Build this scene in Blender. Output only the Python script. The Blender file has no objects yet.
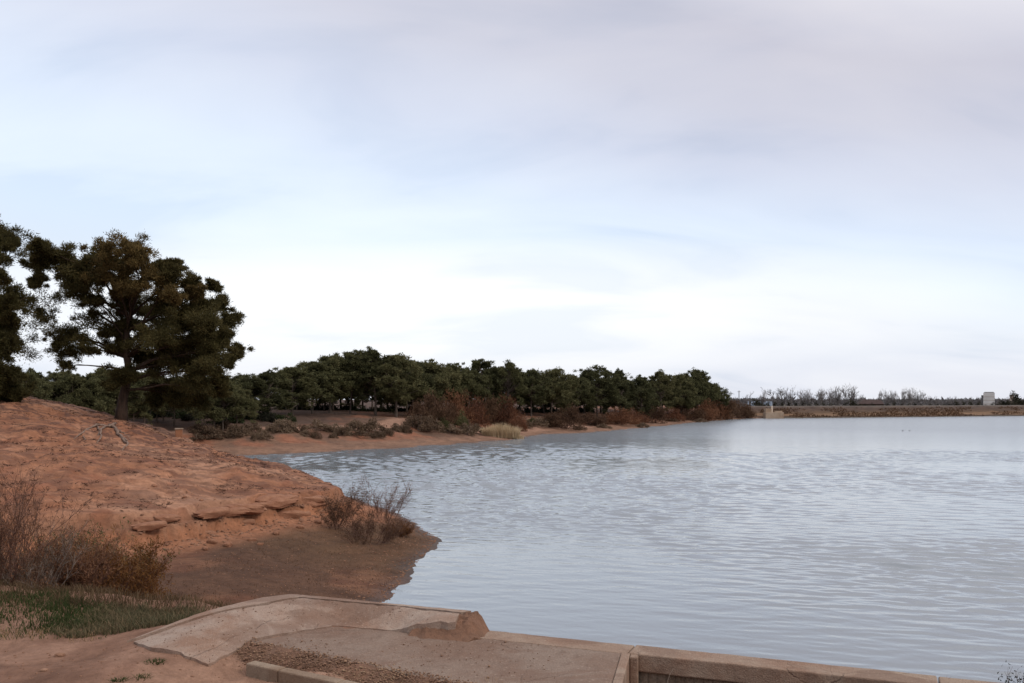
import bpy, math, random
import numpy as np

S = bpy.context.scene
COL = S.collection
PI = math.pi
F = 910.0            # focal length in pixels of the 1024 px wide frame
HY = 399.0           # row of the horizon
CAMZ = 5.0           # eye height above the water

# ------------------------------------------------------------------ noise
def vnoise(x, y, seed=0):
    x = np.asarray(x, float); y = np.asarray(y, float)
    xi = np.floor(x).astype(np.int64); yi = np.floor(y).astype(np.int64)
    fx = x - xi; fy = y - yi
    fx = fx*fx*(3-2*fx); fy = fy*fy*(3-2*fy)
    M = np.uint64(0xffffffff)
    def h(a, b):
        v = (a*374761393 + b*668265263 + seed*1442695041).astype(np.uint64) & M
        v = ((v ^ (v >> np.uint64(13))) * np.uint64(1274126177)) & M
        v = (v ^ (v >> np.uint64(16))) & M
        return v.astype(float)/4294967295.0
    a = h(xi, yi); b = h(xi+1, yi); c = h(xi, yi+1); d = h(xi+1, yi+1)
    return (a*(1-fx)+b*fx)*(1-fy) + (c*(1-fx)+d*fx)*fy

def fbm(x, y, octs=4, seed=0):
    s = 0; a = 0.5; t = 0
    for o in range(octs):
        s = s + a*vnoise(x*2**o+o*17.3, y*2**o-o*9.1, seed+o); t += a; a *= .5
    return s/t - 0.5

def smooth(a, b, x):
    t = np.clip((np.asarray(x, float)-a)/(b-a), 0, 1)
    return t*t*(3-2*t)

def poly_sd(px, py, poly):
    """signed distance, positive inside the closed polygon"""
    d = np.full(px.shape, 1e9); ins = np.zeros(px.shape, bool)
    n = len(poly)
    for i in range(n):
        ax, ay = poly[i]; bx, by = poly[(i+1) % n]
        vx, vy = bx-ax, by-ay
        t = np.clip(((px-ax)*vx+(py-ay)*vy)/(vx*vx+vy*vy+1e-12), 0, 1)
        d = np.minimum(d, np.hypot(px-ax-t*vx, py-ay-t*vy))
        if ay != by:
            c = ((ay > py) != (by > py)) & (px < (bx-ax)*(py-ay)/(by-ay)+ax)
            ins ^= c
    return np.where(ins, d, -d)

def line_d(px, py, pts):
    d = np.full(px.shape, 1e9)
    for (ax, ay), (bx, by) in zip(pts[:-1], pts[1:]):
        vx, vy = bx-ax, by-ay
        t = np.clip(((px-ax)*vx+(py-ay)*vy)/(vx*vx+vy*vy), 0, 1)
        d = np.minimum(d, np.hypot(px-ax-t*vx, py-ay-t*vy))
    return d

# ------------------------------------------------------------------ terrain
P0 = np.array([-2.88, 11.8]); EU = np.array([.928, -.372]); EN = np.array([.372, .928])
def W(u, v): return P0 + EU*u + EN*v

LAKE = [tuple(W(60, -.2)), tuple(W(20, -.2)), tuple(W(1.9, -.2)), (-1.9, 12.6), (-2.6, 14.5), (-2.9, 18), (-3.0, 22.6), (-3.0, 25.9),
        (-2.75, 29.5), (-2.6, 32.3), (-3.2, 35), (-3.9, 36.7), (-6.05, 41.7), (-9, 47.5), (-14, 54), (-20, 61),
        (-26, 68), (-31, 74), (-30, 78), (-24, 80.5), (-19.6, 84), (-11.4, 93), (-4.8, 103), (.4, 111),
        (4.7, 128), (13.3, 138), (24.6, 162), (40.9, 198), (59.8, 233), (75, 236), (150, 268), (400, 360),
        (520, 200), (420, -120)]
HILL = [(-60, 21), (-30, 22), (-20, 22.5), (-13.8, 23.8), (-10.7, 26.2), (-9.6, 28.1), (-8.7, 30.7), (-7.4, 33), (-6.25, 35.2),
        (-6.3, 37.5), (-8.0, 41.5), (-11, 46.5), (-15, 52.5), (-21, 60), (-28, 66), (-45, 70), (-70, 70)]
TP = np.array([(-13.5, 24.8, 1.65), (-11.0, 26.5, 1.55), (-9.8, 28.6, 1.55), (-9.0, 31.2, 1.53), (-7.9, 33.5, 1.5), (-7.3, 35.5, 1.48), (-7.4, 38, 1.4), (-12, 32, 2.1),
               (-14, 38, 2.66), (-18, 46, 3.28), (-12, 44, 2.0), (-9, 41, 1.60), (-22, 51, 3.9), (-26, 51, 4.8),
               (-29, 51, 5.5), (-20, 36, 3.18), (-14.5, 29, 2.2), (-17, 32, 2.85), (-22, 62, 2.4),
               (-14, 52, 1.3), (-30, 62, 3.6), (-40, 52, 6.2), (-40, 35, 5.0), (-40, 24, 3.2), (-25, 25, 2.4),
               (-60, 60, 5.5), (-60, 40, 6), (-60, 23, 4), (-45, 68, 3.4), (-70, 70, 3.6)])
def _phi(r2): return np.where(r2 > 1e-9, .5*r2*np.log(np.maximum(r2, 1e-9)), 0)
_n = len(TP)
_A = np.zeros((_n+3, _n+3))
_A[:_n, :_n] = _phi((TP[:, None, 0]-TP[None, :, 0])**2+(TP[:, None, 1]-TP[None, :, 1])**2) + np.eye(_n)*1.0
_A[:_n, _n] = 1; _A[:_n, _n+1:] = TP[:, :2]; _A[_n, :_n] = 1; _A[_n+1:, :_n] = TP[:, :2].T
_w = np.linalg.solve(_A, np.concatenate([TP[:, 2], np.zeros(3)]))
def hilltop(x, y):
    z = _w[_n] + _w[_n+1]*x + _w[_n+2]*y
    for k in range(_n):
        z = z + _w[k]*_phi((x-TP[k, 0])**2+(y-TP[k, 1])**2)
    return z

PATH = [(-46, 84), (-34, 89), (-27, 95), (-20, 103), (-14, 110), (-6, 117), (3, 134), (12, 148)]

def terrain(x, y, full=False):
    x = np.asarray(x, float); y = np.asarray(y, float)
    u = (x-P0[0])*EU[0]+(y-P0[1])*EU[1]; v = (x-P0[0])*EN[0]+(y-P0[1])*EN[1]
    far = smooth(62, 80, y)
    sd = -poly_sd(x, y, LAKE)
    rag = fbm(x*.35, y*.35, 4, 5)*(1.0+far*2.4) + fbm(x*1.7, y*1.7, 3, 9)*.35
    rag = rag*smooth(12.5, 18, y)
    sdr = sd + rag
    zA = np.where(sdr < 4.5, .14*sdr, .63+.012*(sdr-4.5))
    zA = np.minimum(zA, .9)
    zB = np.interp(sdr, [0, 3, 6, 10, 20, 30, 60, 200], [0, .22, .55, 1.3, 2.75, 3.35, 3.7, 3.7])
    cap = 3.7 - 2.2*smooth(58, 68, x)
    zB = np.minimum(zB, cap)
    z = zA*(1-far)+zB*far
    z = np.where(sdr < 0, np.maximum(.22*sdr, -2.0), z)
    # hill
    hs = poly_sd(x, y, HILL)
    hn = hs + fbm(x*.9, y*.9, 4, 21)*.9 + fbm(x*3.1, y*3.1, 3, 31)*.28
    wid = .26 + 1.3*smooth(-11.3, -14, x)*smooth(30, 22, y) + 3.0*smooth(38, 46, y)
    m1 = smooth(0, 1, hn/wid)
    m2 = smooth(0, 1, (hn-.55-.5*fbm(x*.6, y*.6, 2, 4))/wid)
    m = .62*m1+.38*m2
    ht = hilltop(x, y)
    rill = fbm(x*.5+y*.12, y*.22, 4, 41)*.6 + fbm(x*1.5, y*.9, 4, 43)*.42 + fbm(x*5, y*4, 3, 47)*.10
    ht = ht + rill*smooth(0, 3, hs)*.8
    # terraces of eroded strata on the hill
    st = ht*3.2 + fbm(x*.3, y*.3, 3, 52)*2
    ht = ht + (st-np.floor(st)-.5)*(-.05)
    hm = m*(hs > -3)
    z = z*(1-hm) + np.maximum(ht, z)*hm
    # foot rubble
    talus = smooth(-2.2, -.1, hs)*(1-m1)*(y < 45)
    z = z + talus*(.10+fbm(x*2.4, y*2.4, 3, 61)*.35)
    # near bank
    wd = 3.4 + (.12-3.4)*smooth(-.2, 2.0, u)
    nz = 2.16 + .26*np.clip(8.3-y, 0, 5) + fbm(x*.8, y*.8, 4, 71)*.10 + fbm(x*4, y*4, 3, 75)*.025 + .05*smooth(-5.5,-4,x)*smooth(11,9.5,y)
    nz = nz + .25*smooth(-4, -9, u)
    rp = poly_sd(x, y, [(-4.45, 10.3), (-3.9, 9.75), (-3.15, 9.5), (-2.2, 10.0), (-2.0, 11.0), (-3.0, 11.6)])
    rz = 2.47 - .13*smooth(.2, -1.6, u) - .19*smooth(-.30, -.66, v)*smooth(-.2, .9, u) - .13*smooth(-.9, -2.4, v) - .04*smooth(-.3, -2.0, v)*smooth(.2, -.8, u)
    rz = np.clip(rz, 2.178, 2.3)-.028+.022*fbm(x*3, y*3, 3, 78)
    nz = nz + (rz-nz)*smooth(-1.0, -.15, rp)
    kt = (x+2.76)*.853+(y-9.6)*-.522; kv = (x+2.76)*.522+(y-9.6)*.853
    kf = smooth(-.35, .05, kt)*smooth(.06, -.04, kv)*smooth(-2.5, -1.6, kv)
    nz = nz + (np.minimum(nz, 2.09+.03*fbm(x*3, y*3, 3, 77))-nz)*kf
    # dip behind the ramp slab; the slab stands over it
    v0 = -.36 + .25*smooth(.5, -1.5, u)
    wn = 1-smooth(v0, v0+wd, v + fbm(x*.7, y*.7, 3, 79)*.9*smooth(1.0, -1.0, u))
    # pit beside the platform
    pit = smooth(4.45, 4.75, u)*(v < 0)*smooth(-6, -5, -np.abs(v))
    pz = 1.15 + .8*smooth(5.2, 7.2, u) + fbm(x*2, y*2, 3, 83)*.12
    nz = nz*(1-pit)+np.minimum(nz, pz)*pit
    # under the platform
    up = smooth(2.1, 2.5, u)*smooth(4.7, 4.4, u)*(v > -2.4)
    nz = nz - up*.5
    z = z*(1-wn)+nz*wn
    # general roughness
    amp = .03 + .25*smooth(80, 110, y)
    z = z + np.where(sdr > 0, 1, .3)*amp*(fbm(x*1.3, y*1.3, 4, 91) + .6*fbm(x*.25, y*.25, 3, 95)*far)*smooth(0, 1.5, sdr+.4)*(1-wn)
    # a red mound in the far bank
    z = z + .9*np.exp(-(((x+13)/5)**2+((y-112)/3.5)**2))
    # distant plain keeps level
    z = np.where(y > 450, np.minimum(z, 1.6), z)
    if not full: return z
    return z, dict(sd=sdr, hs=hs, m1=m1, hm=hm, wn=wn, u=u, v=v, far=far, pit=pit, talus=talus, ht=ht)

def at(px, py, zoff=0.0):
    """point where the sight line through a pixel of the photo meets the ground"""
    Y = np.concatenate([np.arange(7.5, 60, .05), np.arange(60, 420, .25)])
    X = (px-512)/F*Y; Z = CAMZ-(py-HY)/F*Y
    g = terrain(X, Y)
    k = np.argmax(g >= Z)
    if not (g >= Z).any(): k = len(Y)-1
    return float(X[k]), float(Y[k]), float(g[k])
def gz(x, y): return float(terrain(np.array([x]), np.array([y]))[0])

# ------------------------------------------------------------------ object helpers
def mesh_obj(name, verts, faces, mat, parent=None, smooth_=False, matidx=None):
    me = bpy.data.meshes.new(name)
    verts = np.asarray(verts, np.float32)
    if isinstance(faces, np.ndarray):
        k = faces.shape[1]
        me.vertices.add(len(verts)); me.vertices.foreach_set('co', verts.ravel())
        me.loops.add(faces.size); me.loops.foreach_set('vertex_index', faces.astype(np.int32).ravel())
        me.polygons.add(len(faces))
        me.polygons.foreach_set('loop_start', np.arange(0, faces.size, k, dtype=np.int32))
        me.update(calc_edges=True); me.validate()
    else:
        me.from_pydata([tuple(map(float, q)) for q in verts], [], [tuple(map(int, f)) for f in faces]); me.update()
    for m_ in (mat if isinstance(mat, (list, tuple)) else [mat]):
        me.materials.append(m_)
    if matidx is not None:
        me.polygons.foreach_set('material_index', np.asarray(matidx, np.int32))
    if smooth_:
        me.polygons.foreach_set('use_smooth', np.ones(len(me.polygons), bool))
    o = bpy.data.objects.new(name, me); COL.objects.link(o)
    if parent: o.parent = parent
    return o

def tag(o, label=None, cat=None, group=None, kind=None):
    if label: o['label'] = label
    if cat: o['category'] = cat
    if group: o['group'] = group
    if kind: o['kind'] = kind
    return o

def empty(name, loc, rz=0.0, sc=1.0):
    o = bpy.data.objects.new(name, None); COL.objects.link(o)
    o.location = loc; o.rotation_euler = (0, 0, rz); o.scale = (sc, sc, sc); o.empty_display_size = .3
    return o

def copy_tree(o, parent=None):
    c = o.copy(); COL.objects.link(c); c.parent = parent
    for ch in o.children: copy_tree(ch, c)
    return c

class MB:
    """collects pieces of one mesh"""
    def __init__(s): s.v = []; s.f = []; s.mi = []; s.n = 0
    def add(s, v, f, mi=0):
        v = np.asarray(v, float)
        for q in f: s.f.append([i+s.n for i in q])
        s.mi += [mi]*len(f); s.v.append(v); s.n += len(v)
    def tube(s, pts, rad, sides=5, mi=0, cap=True):
        pts = np.asarray(pts, float); n = len(pts); rad = np.asarray(rad, float)*np.ones(n)
        t = np.gradient(pts, axis=0); t /= np.linalg.norm(t, axis=1)[:, None]+1e-9
        ref = np.array([0, 0, 1.]) if abs(t[0, 2]) < .9 else np.array([1., 0, 0])
        a = np.cross(t, ref); a /= np.linalg.norm(a, axis=1)[:, None]+1e-9
        b = np.cross(t, a)
        ang = np.arange(sides)*2*PI/sides
        ring = pts[:, None, :] + rad[:, None, None]*(np.cos(ang)[None, :, None]*a[:, None, :]+np.sin(ang)[None, :, None]*b[:, None, :])
        f = [[i*sides+k, i*sides+(k+1) % sides, (i+1)*sides+(k+1) % sides, (i+1)*sides+k] for i in range(n-1) for k in range(sides)]
        if cap: f.append([(n-1)*sides+k for k in range(sides)]); f.append([k for k in reversed(range(sides))])
        s.add(ring.reshape(-1, 3), f, mi)
    def box(s, c, d, rz=0, mi=0, taper=1.0):
        v = []
        for z in (-1, 1):
            k = taper if z > 0 else 1
            for x, y in ((-1, -1), (1, -1), (1, 1), (-1, 1)):
                X, Y = x*d[0]/2*k, y*d[1]/2*k
                v.append((c[0]+X*math.cos(rz)-Y*math.sin(rz), c[1]+X*math.sin(rz)+Y*math.cos(rz), c[2]+z*d[2]/2))
        s.add(v, [[0, 3, 2, 1], [4, 5, 6, 7], [0, 1, 5, 4], [1, 2, 6, 5], [2, 3, 7, 6], [3, 0, 4, 7]], mi)
    def prism(s, poly, z0, z1, mi=0, zt=None):
        n = len(poly)
        top = [(p[0], p[1], zt(p[0], p[1]) if zt else z1) for p in poly]
        bot = [(p[0], p[1], z0) for p in poly]
        s.add(top+bot, [list(range(n)), list(range(2*n-1, n-1, -1))]+[[i, n+i, n+(i+1) % n, (i+1) % n] for i in range(n)], mi)
    def build(s, name, mat, parent=None, smooth_=False):
        return mesh_obj(name, np.concatenate(s.v), s.f, mat, parent, smooth_, s.mi)

def tri_cloud(centers, dirs, L, w, rng, spread=.9):
    """thin leaf triangles: one per centre, pointing along dirs"""
    n = len(centers)
    d = dirs + rng.normal(0, spread, (n, 3)); d /= np.linalg.norm(d, axis=1)[:, None]+1e-9
    p = np.cross(d, rng.normal(0, 1, (n, 3))); p /= np.linalg.norm(p, axis=1)[:, None]+1e-9
    L = (L*rng.uniform(.6, 1.3, n))[:, None]; w = (w*rng.uniform(.7, 1.3, n))[:, None]
    v = np.empty((n, 3, 3)); v[:, 0] = centers-p*w; v[:, 1] = centers+p*w; v[:, 2] = centers+d*L
    return v.reshape(-1, 3), np.arange(3*n).reshape(-1, 3)

def tufts(clumps, rng, tufts_per, k, L, w, flat=.75, shell=.55):
    """clumps: (x,y,z,r,density) -> leaf triangles gathered in tufts spread through each clump's volume"""
    C = []; D = []
    for x, y, z, r, den in clumps:
        n = max(3, int(tufts_per*den*r*r))
        d = rng.normal(0, 1, (n, 3)); d /= np.linalg.norm(d, axis=1)[:, None]
        rr = r*(shell+(1-shell)*rng.random(n)**.6)*np.where(rng.random(n) < .25, rng.random(n), 1)*rng.uniform(.85, 1.12, n)
        lump = 1+.22*np.sin(d[:, 0]*5+x*3)*np.sin(d[:, 1]*5+y*3)*np.sin(d[:, 2]*6+z)
        p = d*(rr*lump)[:, None]; p[:, 2] *= flat
        c = np.array([x, y, z])+p
        C.append(np.repeat(c, k, 0)+rng.normal(0, L*.25, (n*k, 3))); D.append(np.repeat(d*.7+np.array([0, 0, .45]), k, 0))
    return tri_cloud(np.concatenate(C), np.concatenate(D), L, w, rng)

def soft_crown(clumps, rng, subs, per, L, w, flat=.8, up=.35, spread=.58):
    """each clump is a cloud of soft twig ends, each twig end a puff of thin needles: ragged outline, gaps between"""
    C = []; D = []
    for x, y, z, r, den in clumps:
        m_ = max(2, int(subs*min(1.3, .5+.5*den)))
        d = rng.normal(0, 1, (m_, 3)); d /= np.linalg.norm(d, axis=1)[:, None]
        sc = np.array([x, y, z])+d*(r*np.minimum(np.abs(rng.normal(0, spread, (m_, 1)))+rng.random((m_, 1))*.25, 1.55))*np.array([1.05, 1.05, flat])
        rs = r*rng.uniform(.16, .36, m_)
        for q in range(m_):
            k = max(6, int(per*den*rng.uniform(.5, 1.4)))
            p = rng.normal(0, 1, (k, 3))*rs[q]*np.array([.62, .62, .48])
            C.append(sc[q]+p); D.append(p/(rs[q]+1e-6)*.55+d[q]*.4+np.array([0, 0, up]))
    return tri_cloud(np.concatenate(C), np.concatenate(D), L, w, rng, .55)

# ------------------------------------------------------------------ materials
def newmat(name):
    m = bpy.data.materials.new(name); m.use_nodes = True
    nt = m.node_tree; b = nt.nodes['Principled BSDF']
    b.inputs['Specular IOR Level'].default_value = .2
    return m, nt, b
def N(nt, t, **kw):
    n = nt.nodes.new(t)
    for k, v in kw.items():
        if k in n.inputs: n.inputs[k].default_value = v
        else: setattr(n, k, v)
    return n
def ramp(nt, src, stops):
    r = nt.nodes.new('ShaderNodeValToRGB'); e = r.color_ramp.elements
    while len(e) < len(stops): e.new(.5)
    for i, (p, c) in enumerate(stops):
        e[i].position = p; e[i].color = (*c, 1) if len(c) == 3 else c
    nt.links.new(src, r.inputs[0]); return r.outputs[0]
def mix(nt, f, a, b, mode='MIX'):
    m = nt.nodes.new('ShaderNodeMix'); m.data_type = 'RGBA'; m.blend_type = mode
    for s, i in ((f, 0), (a, 6), (b, 7)):
        if hasattr(s, 'links'): nt.links.new(s, m.inputs[i])
        elif i == 0: m.inputs[0].default_value = s
        else: m.inputs[i].default_value = (*s, 1)
    return m.outputs[2]
def math_(nt, op, a, b=None):
    m = nt.nodes.new('ShaderNodeMath'); m.operation = op
    for s, i in ((a, 0), (b, 1)):
        if s is None: continue
        if hasattr(s, 'links'): nt.links.new(s, m.inputs[i])
        else: m.inputs[i].default_value = s
    return m.outputs[0]
def noise(nt, vec, scale, detail=4, rough=.6, dist=0):
    n = N(nt, 'ShaderNodeTexNoise'); n.inputs['Scale'].default_value = scale; n.inputs['Detail'].default_value = detail
    n.inputs['Roughness'].default_value = rough; n.inputs['Distortion'].default_value = dist
    if vec is not None: nt.links.new(vec, n.inputs['Vector'])
    return n.outputs['Fac']
def objco(nt): return N(nt, 'ShaderNodeTexCoord').outputs['Object']
def mapping(nt, vec, sc=(1, 1, 1), rot=(0, 0, 0)):
    m = N(nt, 'ShaderNodeMapping'); m.inputs['Scale'].default_value = sc; m.inputs['Rotation'].default_value = rot
    nt.links.new(vec, m.inputs['Vector']); return m.outputs[0]
def bump(nt, b, h, strength=.5, dist=.05):
    n = N(nt, 'ShaderNodeBump'); n.inputs['Strength'].default_value = strength; n.inputs['Distance'].default_value = dist
    nt.links.new(h, n.inputs['Height']); nt.links.new(n.outputs[0], b.inputs['Normal'])

def leafmat(name, cols, rough=.75, trans=.32):
    """leaf colours differ leaf by leaf and clump by clump"""
    m, nt, b = newmat(name)
    g = N(nt, 'ShaderNodeNewGeometry')
    n1 = noise(nt, objco(nt), .9, 3)
    oi = N(nt, 'ShaderNodeObjectInfo').outputs['Random']
    f = math_(nt, 'ADD', math_(nt, 'MULTIPLY', g.outputs['Random Per Island'], .5), math_(nt, 'MULTIPLY', n1, .75))
    f = math_(nt, 'ADD', f, math_(nt, 'MULTIPLY', math_(nt, 'SUBTRACT', oi, .5), .55))
    f = math_(nt, 'SUBTRACT', f, .12)
    c = ramp(nt, f, [(i/(len(cols)-1), q) for i, q in enumerate(cols)])
    nt.links.new(c, b.inputs['Base Color']); b.inputs['Roughness'].default_value = rough
    b.inputs['Specular IOR Level'].default_value = .15
    if trans == 0: return m
    tl = N(nt, 'ShaderNodeBsdfTranslucent'); nt.links.new(c, tl.inputs['Color'])
    mx_ = N(nt, 'ShaderNodeMixShader'); mx_.inputs[0].default_value = trans
    nt.links.new(b.outputs[0], mx_.inputs[1]); nt.links.new(tl.outputs[0], mx_.inputs[2])
    nt.links.new(mx_.outputs[0], nt.nodes['Material Output'].inputs['Surface'])
    return m
def barkmat(name, c1, c2, sc=6):
    m, nt, b = newmat(name)
    n1 = noise(nt, mapping(nt, objco(nt), (1, 1, .25)), sc, 5, .65)
    nt.links.new(ramp(nt, n1, [(.3, c1), (.7, c2)]), b.inputs['Base Color']); b.inputs['Roughness'].default_value = .9
    bump(nt, b, n1, .8, .03); return m

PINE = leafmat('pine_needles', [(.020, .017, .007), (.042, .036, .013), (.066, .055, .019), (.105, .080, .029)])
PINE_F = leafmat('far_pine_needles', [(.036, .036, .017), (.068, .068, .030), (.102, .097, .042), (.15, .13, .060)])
AMBER = leafmat('amber_needles', [(.05, .036, .013), (.125, .084, .030), (.21, .14, .05), (.31, .22, .10)])
RUST = leafmat('rust_tamarisk_leaves', [(.065, .027, .017), (.125, .053, .029), (.175, .08, .042), (.23, .12, .068)])
RUSTD = leafmat('brown_tamarisk_leaves', [(.030, .018, .012), (.065, .034, .020), (.10, .055, .032), (.14, .085, .05)])
GREYS = leafmat('grey_saltbush_leaves', [(.06, .037, .023), (.112, .072, .046), (.165, .112, .073), (.215, .155, .105)])
OLIVE = leafmat('olive_leaves', [(.03, .032, .012), (.06, .062, .022), (.10, .095, .04), (.14, .12, .06)])
REED = leafmat('pale_reed_leaves', [(.20, .13, .075), (.34, .24, .14), (.46, .34, .21), (.55, .43, .28)])
ORANGE = leafmat('orange_brown_leaves', [(.06, .024, .010), (.12, .048, .016), (.17, .080, .024), (.14, .10, .035)])
GREENG = leafmat('green_grass_blades', [(.020, .025, .008), (.034, .047, .013), (.050, .064, .020), (.10, .08, .038)])
GREYG = leafmat('grey_green_grass_blades', [(.032, .032, .016), (.058, .058, .028), (.09, .080, .042), (.20, .14, .08)])
DRYG = leafmat('dry_grass_blades', [(.12, .065, .035), (.22, .13, .07), (.32, .21, .12), (.42, .31, .19)])
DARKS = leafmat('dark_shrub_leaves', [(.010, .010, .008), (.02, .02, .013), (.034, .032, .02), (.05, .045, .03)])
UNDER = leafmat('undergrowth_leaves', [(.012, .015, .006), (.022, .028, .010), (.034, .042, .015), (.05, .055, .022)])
LITTER = leafmat('needle_litter', [(.05, .024, .017), (.08, .040, .026), (.12, .065, .042), (.22, .15, .10)])
WEEDM = leafmat('brown_weed_blades', [(.05, .035, .018), (.085, .055, .03), (.14, .09, .05), (.09, .085, .04)])
SCRUB = leafmat('distant_scrub_leaves', [(.05, .045, .045), (.08, .07, .07), (.11, .10, .10), (.15, .14, .14)])
BARK = barkmat('pine_bark', (.022, .014, .010), (.075, .045, .031))
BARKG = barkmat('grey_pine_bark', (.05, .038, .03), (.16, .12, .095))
TWIG = barkmat('reddish_twigs', (.055, .026, .019), (.16, .085, .06), 20)
TWIGG = barkmat('grey_twigs', (.09, .065, .052), (.24, .185, .15), 20)
BARE = barkmat('bare_tree_bark', (.11, .094, .09), (.22, .195, .185), 3)
ROOT = barkmat('weathered_root_wood', (.09, .055, .04), (.25, .17, .13), 9)
POLE = barkmat('pole_wood', (.05, .04, .035), (.10, .08, .07), 3)

def ground_mat():
    m, nt, b = newmat('red_soil')
    at_ = N(nt, 'ShaderNodeVertexColor'); at_.layer_name = 'soil'
    co = objco(nt)
    n1 = noise(nt, co, 1.4, 8, .7, .6)
    n2 = noise(nt, co, 7, 9, .78)
    n3 = noise(nt, mapping(nt, co, (.45, .75, 1.6), (0, 0, .5)), .95, 8, .72, 1.6)
    c = mix(nt, 1.0, at_.outputs['Color'], ramp(nt, n1, [(.28, (.62, .58, .56)), (.5, (1, 1, 1)), (.72, (1.28, 1.30, 1.32))]), 'MULTIPLY')
    c = mix(nt, 1.0, c, ramp(nt, n2, [(.3, (.70, .68, .67)), (.55, (1, 1, 1)), (.75, (1.25, 1.28, 1.3))]), 'MULTIPLY')
    # dark needle litter gathered in streaks, on the hill only
    lit = N(nt, 'ShaderNodeAttribute'); lit.attribute_name = 'litter'
    lf = math_(nt, 'MULTIPLY', ramp(nt, n3, [(.47, (0, 0, 0)), (.54, (1, 1, 1))]), lit.outputs['Fac'])
    lf = math_(nt, 'MULTIPLY', lf, ramp(nt, n2, [(.35, (.35,)*3), (.55, (1,)*3)]))
    c = mix(nt, lf, c, (.085, .040, .028))
    nt.links.new(c, b.inputs['Base Color']); 
    wet = N(nt, 'ShaderNodeAttribute'); wet.attribute_name = 'wet'
    nt.links.new(math_(nt, 'SUBTRACT', .95, math_(nt, 'MULTIPLY', wet.outputs['Fac'], .45)), b.inputs['Roughness'])
    h = math_(nt, 'ADD', math_(nt, 'MULTIPLY', n1, .6), math_(nt, 'ADD', math_(nt, 'MULTIPLY', n2, .25), math_(nt, 'MULTIPLY', noise(nt, co, 40, 3), .08)))
    bump(nt, b, h, 1.0, .14)
    return m

def concrete_mat(name, base, dirt, dark, sc=1.0, planks=False, dirtlev=.5, cracks=0):
    m, nt, b = newmat(name)
    co = objco(nt)
    n1 = noise(nt, co, .8*sc, 7, .65, .5); n2 = noise(nt, co, 7*sc, 6, .7); n3 = noise(nt, co, 60*sc, 3, .6)
    c = mix(nt, ramp(nt, n1, [(dirtlev-.08, (0,)*3), (dirtlev+.12, (1,)*3)]), base, dirt)
    c = mix(nt, math_(nt, 'MULTIPLY', ramp(nt, n2, [(.52, (0,)*3), (.7, (1,)*3)]), .55), c, dark)
    c = mix(nt, 1.0, c, ramp(nt, n3, [(.3, (.78,)*3), (.6, (1.08,)*3)]), 'MULTIPLY')
    h = math_(nt, 'ADD', n2, math_(nt, 'MULTIPLY', n3, .4))
    if cracks:
        vo = N(nt, 'ShaderNodeTexVoronoi'); vo.feature = 'DISTANCE_TO_EDGE'; vo.inputs['Scale'].default_value = cracks
        wv = N(nt, 'ShaderNodeVectorMath'); wv.operation = 'ADD'; nt.links.new(co, wv.inputs[0])
        nn = N(nt, 'ShaderNodeTexNoise'); nn.inputs['Scale'].default_value = 2.2; nn.inputs['Detail'].default_value = 6; nt.links.new(co, nn.inputs['Vector'])
        sc_ = N(nt, 'ShaderNodeVectorMath'); sc_.operation = 'SCALE'; sc_.inputs['Scale'].default_value = .55; nt.links.new(nn.outputs['Color'], sc_.inputs[0])
        nt.links.new(sc_.outputs[0], wv.inputs[1]); nt.links.new(wv.outputs[0], vo.inputs['Vector'])
        cr = ramp(nt, vo.outputs['Distance'], [(.0015, (1,)*3), (.006, (0,)*3)])
        cr = math_(nt, 'MULTIPLY', cr, ramp(nt, noise(nt, co, 1.1, 3), [(.45, (0,)*3), (.55, (1,)*3)]))
        c = mix(nt, math_(nt, 'MULTIPLY', cr, .2), c, (.05, .032, .024))
        dm = noise(nt, mapping(nt, co, (.8, 1.3, 1), (0, 0, .4)), .75, 5, .55, .8)
        c = mix(nt, math_(nt, 'MULTIPLY', ramp(nt, dm, [(.56, (0,)*3), (.60, (1,)*3)]), .55), c, (.15, .088, .062))
        sp = noise(nt, co, 26, 4, .7)
        c = mix(nt, math_(nt, 'MULTIPLY', ramp(nt, sp, [(.60, (0,)*3), (.66, (1,)*3)]), .5), c, (.36, .28, .22))
        h = math_(nt, 'SUBTRACT', h, math_(nt, 'MULTIPLY', cr, .5))
    if planks:
        w = N(nt, 'ShaderNodeTexWave'); w.wave_type = 'BANDS'; w.bands_direction = 'X'
        w.inputs['Scale'].default_value = 3.2; w.inputs['Distortion'].default_value = .6
        nt.links.new(mapping(nt, co, (1, 1, .05), (0, 0, .38)), w.inputs['Vector'])
        h = math_(nt, 'ADD', h, math_(nt, 'MULTIPLY', w.outputs['Fac'], .35))
        c = mix(nt, 1.0, c, ramp(nt, w.outputs['Fac'], [(0, (.72,)*3), (.2, (1,)*3)]), 'MULTIPLY')
    nt.links.new(c, b.inputs['Base Color']); b.inputs['Roughness'].default_value = .9
    bump(nt, b, h, .9, .025); return m

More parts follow.
